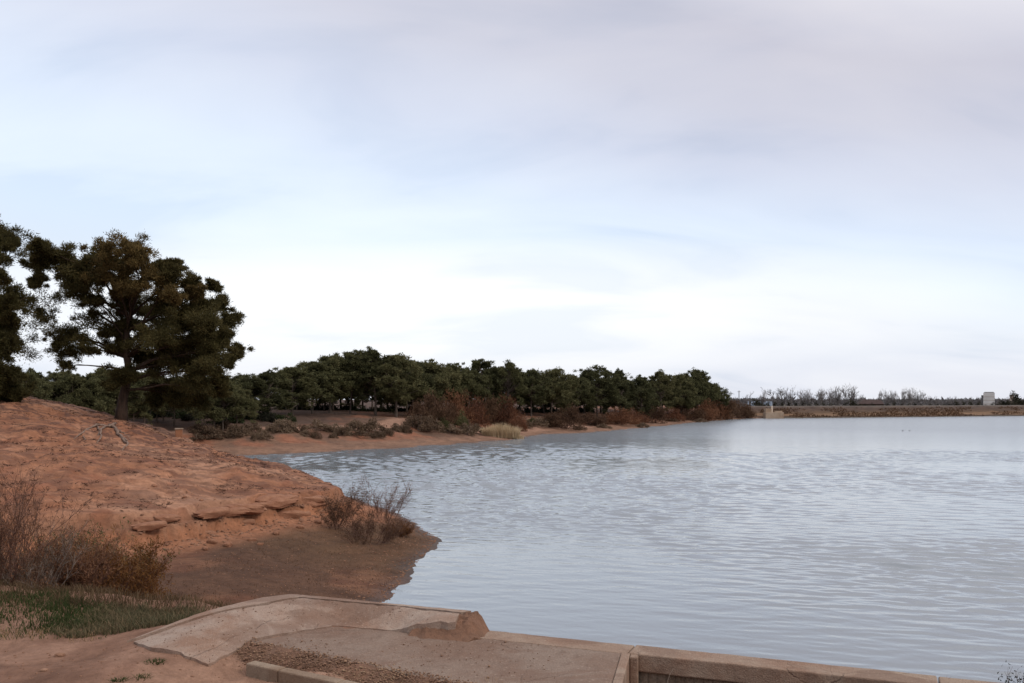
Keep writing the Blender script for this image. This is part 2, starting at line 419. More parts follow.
CONC_P = concrete_mat('pale_pinkish_concrete', (.315, .238, .19), (.225, .135, .094), (.17, .105, .075), 1.2, dirtlev=.46, cracks=.55)
CONC_D = concrete_mat('brown_grey_concrete', (.205, .147, .114), (.165, .102, .073), (.12, .075, .055), .9, cracks=.7)
CONC_C = concrete_mat('coping_concrete', (.275, .200, .150), (.22, .135, .094), (.16, .10, .07), 1.1, cracks=.5)
CONC_W = concrete_mat('board_marked_concrete', (.24, .19, .145), (.14, .10, .07), (.08, .055, .04), 1.3, True)
KERB = concrete_mat('kerb_concrete', (.27, .20, .145), (.21, .14, .095), (.14, .09, .06), 2.0)
STONE = concrete_mat('sandstone', (.36, .27, .20), (.27, .19, .13), (.2, .12, .08), .8)
CLODM = concrete_mat('red_clod', (.235, .105, .060), (.28, .14, .083), (.12, .06, .040), 2.0)
EARTHM = concrete_mat('crumbled_brown_earth', (.20, .105, .066), (.15, .085, .056), (.09, .048, .034), 3.0)
PEBM = leafmat('pebble_stone', [(.14, .07, .045), (.20, .105, .066), (.25, .145, .095), (.38, .28, .21)], .9, 0)
GRAVM = leafmat('grit', [(.12, .065, .042), (.20, .115, .075), (.29, .19, .12), (.46, .36, .27)], .9, 0)
BRICKM = concrete_mat('orange_brick', (.26, .115, .06), (.22, .10, .055), (.14, .07, .045), 3)
def plain(name, c, rough=.8, var=.25, sc=4):
    m, nt, b = newmat(name); n1 = noise(nt, objco(nt), sc, 4)
    nt.links.new(ramp(nt, n1, [(.3, tuple(q*(1-var) for q in c)), (.7, tuple(q*(1+var) for q in c))]), b.inputs['Base Color'])
    b.inputs['Roughness'].default_value = rough; return m
WHITE = plain('whitewashed_wall', (.62, .58, .55), .85, .12, .3)
GREYW = plain('grey_wall', (.16, .15, .15), .85, .15, .3)
ROOFM = plain('dark_red_roof_tiles', (.055, .034, .030), .85, .3, 1.5)
BARNW = plain('brown_barn_wall', (.10, .065, .052), .85, .3, 1)
BEIGE = plain('beige_wall', (.40, .31, .25), .85, .15, .3)
GLASS = plain('dark_window', (.03, .03, .035), .25, .1)
PLAST = plain('pale_blue_sheeting', (.42, .48, .58), .5, .15, .4)
CREAM = plain('cream_render', (.55, .45, .36), .8, .15, 1)
DUCKM = plain('dark_duck_feathers', (.03, .025, .022), .6, .4, 12)
DAMM = None

def dam_mat():
    m, nt, b = newmat('dam_slope_earth')
    co = objco(nt); n1 = noise(nt, mapping(nt, co, (.4, .4, 1)), .35, 7, .7); n2 = noise(nt, mapping(nt, co, (.25, .25, 2.2)), 1.2, 6, .7)
    sep = N(nt, 'ShaderNodeSeparateXYZ'); nt.links.new(co, sep.inputs[0])
    hz = math_(nt, 'ADD', math_(nt, 'DIVIDE', sep.outputs['Z'], 3.4), math_(nt, 'MULTIPLY', math_(nt, 'SUBTRACT', n1, .5), .35))
    c = ramp(nt, hz, [(.02, (.05, .032, .024)), (.10, (.06, .037, .026)), (.17, (.16, .10, .062)), (.30, (.13, .078, .046)), (.45, (.075, .046, .030)),
                      (.72, (.066, .042, .032)), (.88, (.085, .066, .055)), (.97, (.15, .125, .112))])
    c = mix(nt, 1.0, c, ramp(nt, n2, [(.3, (.6,)*3), (.5, (1,)*3), (.72, (1.5, 1.4, 1.3))]), 'MULTIPLY')
    nt.links.new(c, b.inputs['Base Color']); b.inputs['Roughness'].default_value = .95
    bump(nt, b, n2, .8, .4); return m

def water_mat():
    m, nt, b = newmat('lake_water')
    co = objco(nt)
    b.inputs['Base Color'].default_value = (.19, .207, .226, 1)
    b.inputs['Roughness'].default_value = .09; b.inputs['IOR'].default_value = 1.38
    b.inputs['Specular IOR Level'].default_value = .5
    w1 = noise(nt, mapping(nt, co, (.62, 1.25, 1), (0, 0, .10)), 1.1, 3, .5, .35)
    w2 = noise(nt, mapping(nt, co, (1.2, 2.0, 1), (0, 0, -.16)), 5.0, 3, .55, .3)
    vl = N(nt, 'ShaderNodeVectorMath'); vl.operation = 'DISTANCE'; nt.links.new(co, vl.inputs[0]); vl.inputs[1].default_value = (-.5, 25, 0)
    op = ramp(nt, math_(nt, 'DIVIDE', vl.outputs['Value'], 240), [(.16, (0,)*3), (.58, (1,)*3)])
    nt.links.new(math_(nt, 'ADD', .06, math_(nt, 'MULTIPLY', op, .21)), b.inputs['Roughness'])
    patch = noise(nt, mapping(nt, co, (.5, 1, 1), (0, 0, .25)), .06, 3, .5, .6)
    h = math_(nt, 'ADD', math_(nt, 'MULTIPLY', w1, math_(nt, 'MULTIPLY', op, .55)), math_(nt, 'MULTIPLY', w2, .035))
    h = math_(nt, 'MULTIPLY', h, ramp(nt, patch, [(.38, (.5,)*3), (.6, (1,)*3)]))
    bump(nt, b, h, 1.0, .16)
    return m

# ------------------------------------------------------------------ ground sheet
def build_ground():
    r = [.4]
    while r[-1] < 4200:
        q = r[-1]
        s = .03 if q < 7 else .008 if q < 20 else .0042 if q < 46 else .0065 if q < 130 else .009 if q < 320 else .05
        r.append(q*(1+s))
    r = np.array(r)
    a = np.concatenate([np.arange(-180, -50, 4), np.arange(-50, -33, .6), np.arange(-33, 33, .11), np.arange(33, 50, .6), np.arange(50, 180, 4)])*PI/180
    R, A = np.meshgrid(r, a, indexing='ij')
    x = (R*np.sin(A)).ravel(); y = (R*np.cos(A)).ravel()
    z, q = terrain(x, y, True)
    nr, na = len(r), len(a)
    i = np.arange(nr-1)[:, None]; j = np.arange(na)[None, :]; j2 = (j+1) % na
    f = np.stack([i*na+j, (i+1)*na+j, (i+1)*na+j2, i*na+j2], -1).reshape(-1, 4)[:, ::-1]
    o = mesh_obj('ground', np.stack([x, y, z], 1), f, ground_mat(), None, True)
    # soil colours by place: dry hill, damp beach, far bank, path, near dirt
    def C(*c): return np.array(c)[None, :]
    def lerp(a_, b_, t): return a_*(1-t[:, None])+b_*t[:, None]
    n1 = fbm(x*.4, y*.4, 5, 101)+.5; n2 = fbm(x*1.5, y*1.5, 4, 111)+.5
    hillc = lerp(C(.262, .116, .063), C(.335, .174, .106), smooth(.35, .65, n1))
    hillc = lerp(hillc, C(.205, .080, .043), smooth(.52, .72, n2)*.7)
    beach = lerp(C(.105, .045, .025), C(.155, .072, .040), smooth(.4, .6, n2))
    beach = lerp(beach, C(.070, .036, .021), smooth(.46, .62, fbm(x*.5, y*.5, 4, 131)+.5)*.7)
    tip = smooth(7.5, 3.0, np.hypot(x+4.2, y-31)/1.0)
    beach = lerp(beach, C(.090, .048, .024), tip*.75)
    talus = np.clip(q['talus']*1.3, 0, 1)
    beach = lerp(beach, C(.26, .115, .062), np.clip(talus*1.2, 0, 1))
    farc = lerp(C(.21, .088, .05), C(.15, .080, .05), smooth(.42, .6, n1))
    sand = smooth(6.5, 3.5, q['sd'])*q['far']
    farc = lerp(farc, C(.085, .052, .036), smooth(.45, .6, fbm(x*.6, y*.35, 4, 141)+.5)*.7)
    farc = lerp(farc, C(.20, .110, .070), sand)
    farc = lerp(farc, C(.13, .072, .047), sand*smooth(.5, .6, fbm(x*.9, y*.6, 4, 151)+.5)*.7)
    farc = lerp(farc, C(.060, .036, .026), np.maximum(smooth(25, 31, q['sd']), smooth(12, 17, q['sd'])*smooth(-16, -24, x))*.9)
    inl = smooth(62, 72, x)
    farc = lerp(farc, C(.085, .07, .05), inl)
    near = lerp(C(.20, .105, .068), C(.26, .145, .097), smooth(.4, .62, n2))
    near = lerp(near, C(.34, .20, .135), smooth(-6.2, -4.4, x)*smooth(10.6, 9.7, y)*smooth(.4, .6, n1)*.6)
    col = lerp(beach, farc, q['far'])
    col = lerp(col, hillc, q['hm'])
    col = lerp(col, np.broadcast_to(near, col.shape), q['wn'])
    cliff = q['m1']*(1-q['m1'])*4*(y < 46)
    col = lerp(col, C(.30, .125, .062), np.clip(cliff, 0, 1)*.7)
    pd = line_d(x, y, PATH)
    col = lerp(col, C(.27, .155, .105), smooth(1.7, .9, pd)*.85)
    wet = smooth(.9, .05, q['sd'])*(1-q['wn'])
    col = col*(1-.42*wet)[:, None]
    col = lerp(col, C(.06, .052, .045), smooth(-.2, -1.2, q['sd'])*(1-q['wn']))
    me = o.data
    ca = me.color_attributes.new('soil', 'FLOAT_COLOR', 'POINT')
    ca.data.foreach_set('color', np.concatenate([col, np.ones((len(col), 1))], 1).astype(np.float32).ravel())
    la = me.attributes.new('litter', 'FLOAT', 'POINT')
    la.data.foreach_set('value', (q['hm']*smooth(.2, 1.5, q['hs'])*(.55+.45*smooth(30, 44, y))).astype(np.float32))
    wa = me.attributes.new('wet', 'FLOAT', 'POINT'); wa.data.foreach_set('value', wet.astype(np.float32))
    tag(o, kind='structure')
build_ground()

# water sheet
def waves(x, y):
    """wind ripples: many short sine trains running roughly the same way"""
    rg = np.random.default_rng(12); h = np.zeros_like(x)
    for k in range(54):
        lam = .28*(1.35/.28)**rg.random()
        th = math.radians(78)+rg.normal(0, .36)
        kx, ky = math.cos(th)*2*PI/lam, math.sin(th)*2*PI/lam
        a = .0034*lam**.98*rg.uniform(.5, 1.4)
        gp_ = rg.random(2)*30       # wave groups come and go
        env = .35+1.3*vnoise(x/(lam*5)+gp_[0], y/(lam*4)+gp_[1], k)
        h += a*env*np.sin(kx*x+ky*y+rg.random()*6.28)
    patch = .45+.95*smooth(-.16, .14, fbm(x*.035, y*.075, 3, 301))
    shel = .13+.87*smooth(4, 15, np.hypot((x+.5)*1.0, y-25))
    return h*patch*shel
def build_water():
    r = [6.5]
    while r[-1] < 560:
        q = r[-1]; r.append(q+(.3 if q < 13 else max(.045, .0022*q) if q < 165 else .011*q))
    r = np.array(r)
    a = np.concatenate([np.arange(-62, -37, 1.5), np.arange(-37, 37, .11), np.arange(37, 84, 1.5)])*PI/180
    R, A = np.meshgrid(r, a, indexing='ij'); x = (R*np.sin(A)).ravel(); y = (R*np.cos(A)).ravel()
    z = np.zeros_like(x); k = (R.ravel() < 165) & (R.ravel() > 12) & (np.abs(A.ravel()) < .64)
    z[k] = waves(x[k], y[k])*smooth(165, 45, R.ravel()[k])*smooth(.64, .60, np.abs(A.ravel()[k]))
    nr, na = len(r), len(a); i = np.arange(nr-1)[:, None]; j = np.arange(na-1)[None, :]
    f = np.stack([i*na+j, i*na+j+1, (i+1)*na+j+1, (i+1)*na+j], -1).reshape(-1, 4)[:, ::-1]
    tag(mesh_obj('lake_water', np.stack([x, y, z], 1), f, water_mat(), None, True), kind='structure')
build_water()

# ------------------------------------------------------------------ dam beyond the lake
def build_dam():
    pts = np.array([(56, 236), (66, 236.5), (75, 237.5), (110, 252), (150, 269), (220, 297), (300, 326), (400, 362), (520, 405)], float)
    seg = np.r_[0, np.cumsum(np.hypot(*np.diff(pts, axis=0).T))]
    t = np.arange(0, seg[-1], 1.0)
    px = np.interp(t, seg, pts[:, 0]); py = np.interp(t, seg, pts[:, 1])
    prof = [(-1.5, -1.0), (0, -.05), (1.2, .45), (3.5, 1.35), (5.5, 2.2), (7.0, 2.85), (7.6, 3.05), (11.5, 3.1), (12.2, 2.9), (17, .6)]
    tx = np.gradient(px); ty = np.gradient(py); L = np.hypot(tx, ty); nx, ny = -ty/L, tx/L
    V = []
    for k, (dv, z) in enumerate(prof):
        j = fbm(t*.12+k*7, t*0+k*3.7, 4, 201)
        dz = j*(.5 if 1 < k < 6 else .10)
        V.append(np.stack([px+nx*(dv+j*.5), py+ny*(dv+j*.5), z+dz+0*t], 1))
    V = np.stack(V, 1); n, K = V.shape[:2]
    i = np.arange(n-1)[:, None]; k = np.arange(K-1)[None, :]
    f = np.stack([i*K+k, (i+1)*K+k, (i+1)*K+k+1, i*K+k+1], -1).reshape(-1, 4)
    o = mesh_obj('dam_embankment', V.reshape(-1, 3), f, dam_mat(), None, True)
    tag(o, kind='structure')
build_dam()
DRN = np.random.default_rng(77)
# pieces of rough growth on the dam slope make one low mass of dry grass
def dam_grass():
    rng = np.random.default_rng(5)
    n = 9000
    t = rng.random(n)**1.2*230; 
    x = 66+t*.93; y = 236.5+np.interp(t, [0, 10, 48, 91, 166, 250], [0, 1, 15.5, 32.5, 60, 90]); x = np.interp(t, [0, 10, 48, 91, 166, 250], [66, 75, 110, 150, 220, 300])
    dv = rng.choice([1.0, 1.6, 2.6, 4.0, 5.4], n)+rng.normal(0, .4, n)
    z = np.interp(dv, [0, 1.2, 3.5, 5.5, 7.0], [-.05, .45, 1.35, 2.2, 2.85])-.05
    keep = (fbm(t*.15, dv*.5, 3, 8) > -.03) & (z > .1)
    c = np.stack([x-.37*dv, y+.93*dv, z], 1)[keep]
    vv, ff = tri_cloud(c, np.tile([0, 0, 1.], (len(c), 1)), .55, .16, rng, .5)
    tag(mesh_obj('dry_slope_grass', vv, ff, RUSTD), 'rough brown grass covering the slope of the far dam', 'grass', kind='stuff')
dam_grass()

# ------------------------------------------------------------------ concrete works in the foreground
def jag(poly, step, amp, seed, skip=()):
    rng = random.Random(seed); out = []
    n = len(poly)
    for i in range(n):
        a = poly[i]; b = poly[(i+1) % n]; L = math.hypot(b[0]-a[0], b[1]-a[1])
        k = max(1, int(L/step)) if i not in skip else 1
        for q in range(k):
            t = q/k; am = 0 if q == 0 else amp
            out.append((a[0]+(b[0]-a[0])*t+rng.uniform(-am, am), a[1]+(b[1]-a[1])*t+rng.uniform(-am, am)))
    return out
def bevel(o, w=.015, seg=2):
    m = o.modifiers.new('bevel', 'BEVEL'); m.width = w; m.segments = seg; m.limit_method = 'ANGLE'; m.angle_limit = math.radians(40)
    return o
def wp(u, v): return tuple(W(u, v))

# ramp: pale slab with a narrow edge strip split from it by a joint
A = (-2.88, 11.8); B = (-.38, 10.88)
def sheet(name, poly, zf, zb, mat, parent, step=.13, jit=.0):
    """a slab with an uneven top: triangulated inside its outline, with sides down to zb"""
    from mathutils import Vector
    from mathutils.geometry import delaunay_2d_cdt
    n = len(poly); xs = np.array([p[0] for p in poly]); ys = np.array([p[1] for p in poly])
    gx, gy = np.meshgrid(np.arange(xs.min(), xs.max(), step), np.arange(ys.min(), ys.max(), step))
    gx = gx.ravel(); gy = gy.ravel(); k = poly_sd(gx, gy, poly) > step*.45
    pts = [Vector(p) for p in poly]+[Vector((a, b)) for a, b in zip(gx[k], gy[k])]
    v, e, f, _, _, _ = delaunay_2d_cdt(pts, [(i, (i+1) % n) for i in range(n)], [], 1, 1e-5)
    V = [(p.x, p.y, zf(p.x, p.y)) for p in v]; m = len(V)
    from collections import Counter
    cnt = Counter()
    F_ = [list(q) for q in f]
    for q in F_:
        for a, b in zip(q, q[1:]+q[:1]): cnt[(a, b)] += 1
    for (a, b) in list(cnt):
        if (b, a) not in cnt:
            V += [(V[a][0], V[a][1], zb), (V[b][0], V[b][1], zb)]; F_.append([b, a, len(V)-2, len(V)-1])
    return mesh_obj(name, V, F_, mat, parent)
def uv(x, y): return (x-P0[0])*EU[0]+(y-P0[1])*EU[1], (x-P0[0])*EN[0]+(y-P0[1])*EN[1]
def ramp_z(x, y):
    u, v_ = uv(x, y)
    z = 2.47 - .13*float(smooth(.2, -1.6, u)) - .19*float(max(smooth(-.30, -.66, v_)*smooth(-.2, .9, u), smooth(-.08, -.46, v_)*smooth(2.4, 1.75, u)*smooth(.2, 1.0, u))) - .13*float(smooth(-.9, -2.4, v_)) - .04*float(smooth(-.3, -2.0, v_)*smooth(.2, -.8, u))
    return max(z, 2.178) + .006*float(vnoise(x*3, y*3, 3))
rt = empty('concrete_ramp', (0, 0, 0))
tag(rt, 'pale pinkish concrete ramp slab beside the grass, split by a long dark joint', 'ramp')
slab = [(-2.67, 11.565), (-1.47, 11.12), wp(2.5, -.16), wp(2.56, -.40), wp(2.1, -.47), wp(1.5, -.50), wp(1.0, -.55), wp(.78, -.95), wp(.52, -1.45), (-3.08, 9.85), (-3.2, 9.58), (-3.88, 9.82), (-4.27, 10.27)]
sheet('slab', jag(slab, .09, .016, 3), ramp_z, 1.95, CONC_P, rt)
strip = [(-4.37, 10.33), (-2.72, 11.61), (-1.5, 11.165), wp(2.5, -.11), wp(2.58, .0), A, (-3.2, 11.66)]
sheet('edge_strip', jag(strip, .1, .008, 4), lambda x, y: ramp_z(x, y)+.004, 1.9, CONC_P, rt)
# red earth slumping from under the broken end of the ramp
def wedge(x, y):
    u, v_ = uv(x, y)
    k = float(smooth(2.88, 2.66, u+.10*float(fbm(np.array([v_*6]), np.array([u*3]), 3, 5)[0])))*float(smooth(-.62, -.26, v_+.16*float(fbm(np.array([x*4]), np.array([y*4]), 3, 6)[0])))
    return 2.252+.195*k+(.14*float(fbm(np.array([x*7]), np.array([y*7]), 4, 15)[0])+.05*float(fbm(np.array([x*22]), np.array([y*22]), 3, 17)[0]))*(.15+k)
sheet('broken_end', jag([wp(1.85, -.66), wp(2.15, -.44), wp(2.4, -.30), wp(2.5, -.02), wp(2.72, -.0), wp(2.84, -.05), wp(2.9, -.3), wp(2.78, -.56), wp(2.5, -.8), wp(2.1, -.84), wp(1.9, -.8)], .06, .03, 9), wedge, 2.0, EARTHM, rt, .035)

# platform deck
pt = empty('concrete_platform', (0, 0, 0))
tag(pt, 'flat brown-grey concrete platform at the lake edge, soil spread over it', 'platform')
R1 = W(4.51, -.362); R2 = (.96, 8.75)
dd = np.array(R2)-np.array(R1); dd = dd/np.linalg.norm(dd)
R3 = tuple(np.array(R1)+dd*2.0)
deck = [wp(1.9, -.45), tuple(W(2.70, -.362)), tuple(R1), R3, (.2, 8.2), (-.45, 8.70), (-1.1, 9.07), (-1.75, 9.50), (-2.2, 9.76), (-2.5, 9.99), (-2.9, 10.2), (-3.02, 10.42), wp(.5, -1.0), wp(.8, -.5)]
sheet('deck', jag(deck, .08, .022, 6, skip=(1, 2)), lambda x, y: 2.248+.025*float(vnoise(x*1.3, y*1.3, 3))+.008*float(vnoise(x*7, y*7, 4)), 2.0, CONC_D, pt)
e1 = np.array(R1); perp = np.array([dd[1], -dd[0]])*-1
if perp[0] < 0: perp = -perp
def pw(s, t): q = e1+dd*s+perp*t; return (q[0], q[1])
m = MB(); m.prism([pw(.0, .004), pw(.0, .10), pw(2.0, .10), pw(2.0, .004)], .6, 2.275)
bevel(m.build('side_wall', CONC_C, pt), .012)
m = MB(); m.prism([pw(.003, .103), pw(.003, .19), pw(.13, .19), pw(.13, .103)], .6, 2.268)
bevel(m.build('corner_pier', CONC_C, pt), .012)

# retaining wall with coping stones
wt = empty('retaining_wall', (0, 0, 0))
tag(wt, 'low concrete retaining wall between the water and the overgrown pit', 'wall')
m = MB(); m.prism([wp(2.7, -.30), wp(2.7, -.03), wp(22, -.03), wp(22, -.30)], -1.6, 2.08)
m.build('wall_face', CONC_W, wt)
m = MB()
edges = [2.76, 4.58, 7.62, 9.6, 12, 15, 18, 22]
rr = random.Random(3)
for k in range(len(edges)-1):
    a, b = edges[k]+.008, edges[k+1]-.008
    dz = rr.uniform(-.012, .012)
    mm = MB()
    poly = jag([wp(a, -.355), wp(a, .0), wp(b, .0), wp(b, -.355)], .12, .010, 20+k, skip=(0, 2))
    mm.prism(poly, 2.085, 2.275+dz)
    bevel(mm.build('coping', CONC_C, wt), .014)

# kerb stones
ka = np.array([-2.76, 9.6]); kd = np.array([1.29, -.79]); kd /= np.linalg.norm(kd); kn = np.array([-kd[1], kd[0]])
pos = 0.0
klab = ['leftmost kerb block below the gravel edge of the platform', 'second kerb block from the left, between two dark joints',
        'third kerb block from the left, running out of the frame', 'fourth kerb block, at the bottom edge of the frame']
for k, L in enumerate([.46, .78, .62, .7]):
    m = MB(); c = ka+kd*(pos+L/2); pos += L+.014
    m.box((c[0], c[1], 2.085), (L, .13, .29), math.atan2(kd[1], kd[0])+[.0, .012, -.01, .006][k])
    o = bevel(m.build('kerb_block', KERB), .015)
    tag(o, klab[k], 'kerb', 'kerb blocks along the platform')

# ------------------------------------------------------------------ stones
def stones(name, pts, sizes, mat, seed, smooth_=False):
    rng = np.random.default_rng(seed)
    base = np.array([(1, 0, 0), (-1, 0, 0), (0, 1, 0), (0, -1, 0), (0, 0, 1), (0, 0, -1),
                     (.6, .6, .6), (-.6, .6, .6), (.6, -.6, .6), (-.6, -.6, .6)], float)
    F8 = [(0, 6, 4), (6, 2, 4), (2, 7, 4), (7, 1, 4), (1, 9, 4), (9, 3, 4), (3, 8, 4), (8, 0, 4), (0, 2, 6), (2, 1, 7), (1, 3, 9), (3, 0, 8), (2, 0, 5), (1, 2, 5), (3, 1, 5), (0, 3, 5)]
    n = len(pts)
    V = base[None]*(1+rng.uniform(-.28, .28, (n, 10, 1)))
    ang = rng.random(n)*2*PI; c, s = np.cos(ang)[:, None], np.sin(ang)[:, None]
    sx = rng.uniform(.8, 1.4, (n, 1)); X = V[:, :, 0]*sx; Y = V[:, :, 1]; Z = V[:, :, 2]*rng.uniform(.5, .85, (n, 1))
    V = np.stack([X*c-Y*s, X*s+Y*c, Z], -1)*np.asarray(sizes)[:, None, None]+np.asarray(pts)[:, None, :]
    f = (np.array(F8)[None]+(np.arange(n)*10)[:, None, None]).reshape(-1, 3)
    return mesh_obj(name, V.reshape(-1, 3), f, mat)

rng = np.random.default_rng(11)
# gravel strip between deck and kerb
n = 5200
t = rng.random(n)*3.2-.6; w_ = rng.random(n)**.9*.44+.06
x = ka[0]+kd[0]*t+kn[0]*w_; y = ka[1]+kd[1]*t+kn[1]*w_
x += rng.normal(0, .04, n); y += rng.normal(0, .04, n)
z = np.interp(w_, [.05, .12, .24, .40, .52], [2.14, 2.195, 2.235, 2.268, 2.262])+rng.normal(0, .012, n)
tag(stones('gravel', np.stack([x, y, z], 1), rng.uniform(.004, .0125, n)*np.where(rng.random(n)<.05,1.7,1), GRAVM, 1), 'loose gravel crumbling along the near edge of the platform', 'gravel', kind='stuff')
gx_, gy_, gz_ = [], [], []
for _ in range(2600):
    u_ = rng.uniform(-2.2, 4.4); v_ = -rng.random()*2.6-.02; p = W(u_, v_)
    if poly_sd(np.array([p[0]]), np.array([p[1]]), slab)[0] > .02: zq = ramp_z(*p)
    elif poly_sd(np.array([p[0]]), np.array([p[1]]), deck)[0] > .02: zq = 2.264
    else: continue
    if float(vnoise(p[0]*1.7, p[1]*1.7, 12)) < rng.random()*.9: continue
    gx_.append(p[0]); gy_.append(p[1]); gz_.append(zq+.002)
tag(stones('slab_grit', np.stack([gx_, gy_, gz_], 1), rng.uniform(.003, .009, len(gx_))*np.where(rng.random(len(gx_)) < .04, 2.0, 1), GRAVM, 14), 'grit and crumbs scattered over the concrete slabs', 'grit', kind='stuff')
m = MB()
bank = []
for k in range(33):
    t0 = -.75+k*.12
    for q, (w0, zz) in enumerate([(.05, 2.14), (.12, 2.195), (.24, 2.235), (.40, 2.268), (.52, 2.19)]):
        j = float(fbm(np.array([t0*4.0]), np.array([q*1.7]), 3, 55)[0])
        bank.append((ka[0]+kd[0]*t0+kn[0]*(w0+j*.05), ka[1]+kd[1]*t0+kn[1]*(w0+j*.05), zz+j*.07))
fs = [[k*5+q, (k+1)*5+q, (k+1)*5+q+1, k*5+q+1] for k in range(32) for q in range(4)]
tag(mesh_obj('soil_bank', bank, fs, EARTHM, None, True), kind='structure')

# pebbles on the beach, the hill foot and the dirt
pp = []; ss = []
for _ in range(2600):
    k = rng.random()
    if k < .55: xx, yy = rng.uniform(-12, -3.2), rng.uniform(17, 34); s_ = rng.uniform(.008, .026)*(1 if rng.random() < .95 else 1.9)
    elif k < .75: t_ = rng.random(); xx, yy = -10.2+3.6*t_+rng.normal(0, .5), 26+9*t_+rng.normal(0, .4); s_ = rng.uniform(.02, .06)
    else: xx, yy = rng.uniform(-7, 0), rng.uniform(8.4, 10.4); s_ = rng.uniform(.004, .015)
    pp.append((xx, yy)); ss.append(s_)
for _ in range(700):
    t_ = rng.random()*5.999; a_ = [(-2.9, 18), (-3.0, 22.6), (-3.0, 25.9), (-2.75, 29.5), (-2.6, 32.3), (-3.2, 35), (-3.9, 36.7)]
    k = int(t_); g_ = t_-k; pp.append((a_[k][0]*(1-g_)+a_[k+1][0]*g_-rng.random()**2*1.2-.05, a_[k][1]*(1-g_)+a_[k+1][1]*g_+rng.normal(0, .1))); ss.append(rng.uniform(.012, .04))
pp = np.array(pp); zz, q_ = terrain(pp[:, 0], pp[:, 1], True)
ok = (q_['sd'] > -.12)
tag(stones('pebbles', np.stack([pp[:, 0], pp[:, 1], zz], 1)[ok], np.array(ss)[ok], PEBM, 2), 'scattered pebbles over the red beach and the dirt track', 'pebbles', kind='stuff')

# red clods fallen from the ledge, each its own
def rock_mesh(seed, flat=.7):
    rng = np.random.default_rng(seed)
    nu, nv = 16, 11; V = []; 
    off = rng.random(3)*20
    for i in range(nv+1):
        th = PI*i/nv
        for k in range(nu):
            ph = 2*PI*k/nu
            d = np.array([math.sin(th)*math.cos(ph), math.sin(th)*math.sin(ph), math.cos(th)])
            b = np.sign(d)*np.abs(d)**.7
            r_ = 1+.5*float(fbm(np.array([d[0]*1.5+off[0]+d[2]]), np.array([d[1]*1.5+off[1]-d[2]]), 3, seed)[0])
            r_ += .22*float(fbm(np.array([d[0]*5+off[2]+d[2]*3]), np.array([d[1]*5-d[2]*2]), 3, seed+9)[0])
            V.append(b*r_*np.array([1, .8, flat]))
    f = [[i*nu+k, i*nu+(k+1) % nu, (i+1)*nu+(k+1) % nu, (i+1)*nu+k] for i in range(nv) for k in range(nu)]
    return V, f
rocks = []
for s_ in range(4):
    V, f = rock_mesh(s_+3); o = mesh_obj('clod', V, f, CLODM); rocks.append(o)
spots = [(212, 543, .13), (228, 546, .15), (252, 541, .11), (276, 534, .12), (300, 528, .11), (205, 550, .1), (260, 545, .08), (318, 523, .11)]
for i, (px, py, s_) in enumerate(spots):
    o = rocks[i] if i < 4 else rocks[i % 4].copy()
    if i >= 4: COL.objects.link(o)
    X, Y, Z = at(px, py); o.location = (X, Y, Z+s_*.25); o.scale = (s_*1.2, s_*1.0, s_*.8); o.rotation_euler = (0, 0, i*1.7)
    tag(o, 'red earth clod lying at the foot of the eroded ledge', 'clod', 'clods below the ledge')
# crumbs and dry bits lying over the hill
rgh = np.random.default_rng(81); n = 4500
X = rgh.uniform(-32, -7, n); Y = rgh.uniform(24, 56, n); Z, q_ = terrain(X, Y, True)
k = (q_['hs'] > .3) & (fbm(X*.8, Y*.8, 4, 84)+.5 > .42+.25*rgh.random(n))
tag(stones('earth_crumbs', np.stack([X, Y, Z], 1)[k], rgh.uniform(.010, .045, n)[k]*np.where(rgh.random(k.sum()) < .04, 2.2, 1), CLODM, 85), 'crumbs of dry red earth strewn over the hill', 'earth crumbs', kind='stuff')
k = (q_['hs'] > .8) & (fbm(X*.5+9, Y*.8, 4, 86)+.5 > .50)
c_ = np.repeat(np.stack([X, Y, Z], 1)[k], 9, 0)+rgh.normal(0, .10, (9*k.sum(), 3))*np.array([1, 1, .12])
vv, ff = tri_cloud(c_, rgh.normal(0, 1, c_.shape)*np.array([1, 1, .25])+np.array([0, 0, .15]), .16, .012, rgh, .2)
tag(mesh_obj('needle_litter', vv, ff, LITTER), 'dark drifts of fallen needles and dry stalks on the hill', 'litter', kind='stuff')
# slabs of the eroded ledge sticking out of the bank
lrng = random.Random(4)
for i in range(4):
    V, f = rock_mesh(50+i, .42); rocks.append(mesh_obj('ledge_rock', V, f, CLODM))
for i in range(30):
    t_ = (i+.5)/30
    ex_ = np.interp(t_, [0, .25, .5, .75, 1], [-10.9, -9.75, -8.95, -7.85, -6.85]); ey_ = np.interp(t_, [0, .25, .5, .75, 1], [26.3, 28.2, 30.8, 33.1, 35.0])
    o = rocks[4+i % 4] if i < 4 else rocks[4+i % 4].copy()
    if i >= 4: COL.objects.link(o)
    s_ = lrng.uniform(.28, .62); k = lrng.uniform(-.45, .25)
    X, Y = ex_+k*.8, ey_-k*.6; zt = hilltop(X-.8, Y+.5)
    o.location = (X-.15, Y+.1, lrng.choice([1.32, 1.15, .85, .7])+lrng.uniform(-.08, .08)); o.scale = (s_*1.35, s_*.8, s_*.75); o.rotation_euler = (lrng.uniform(-.12, .12), lrng.uniform(-.1, .1), lrng.uniform(.6, 1.3))
    tag(o, 'red earthy slab jutting from the eroded ledge of the hill', 'rock', 'slabs of the eroded ledge')
wl = ['pale stone on the dirt track below the grass, nearest the left edge of the frame', 'small whitish stone on the dirt track, just left of the ramp corner']
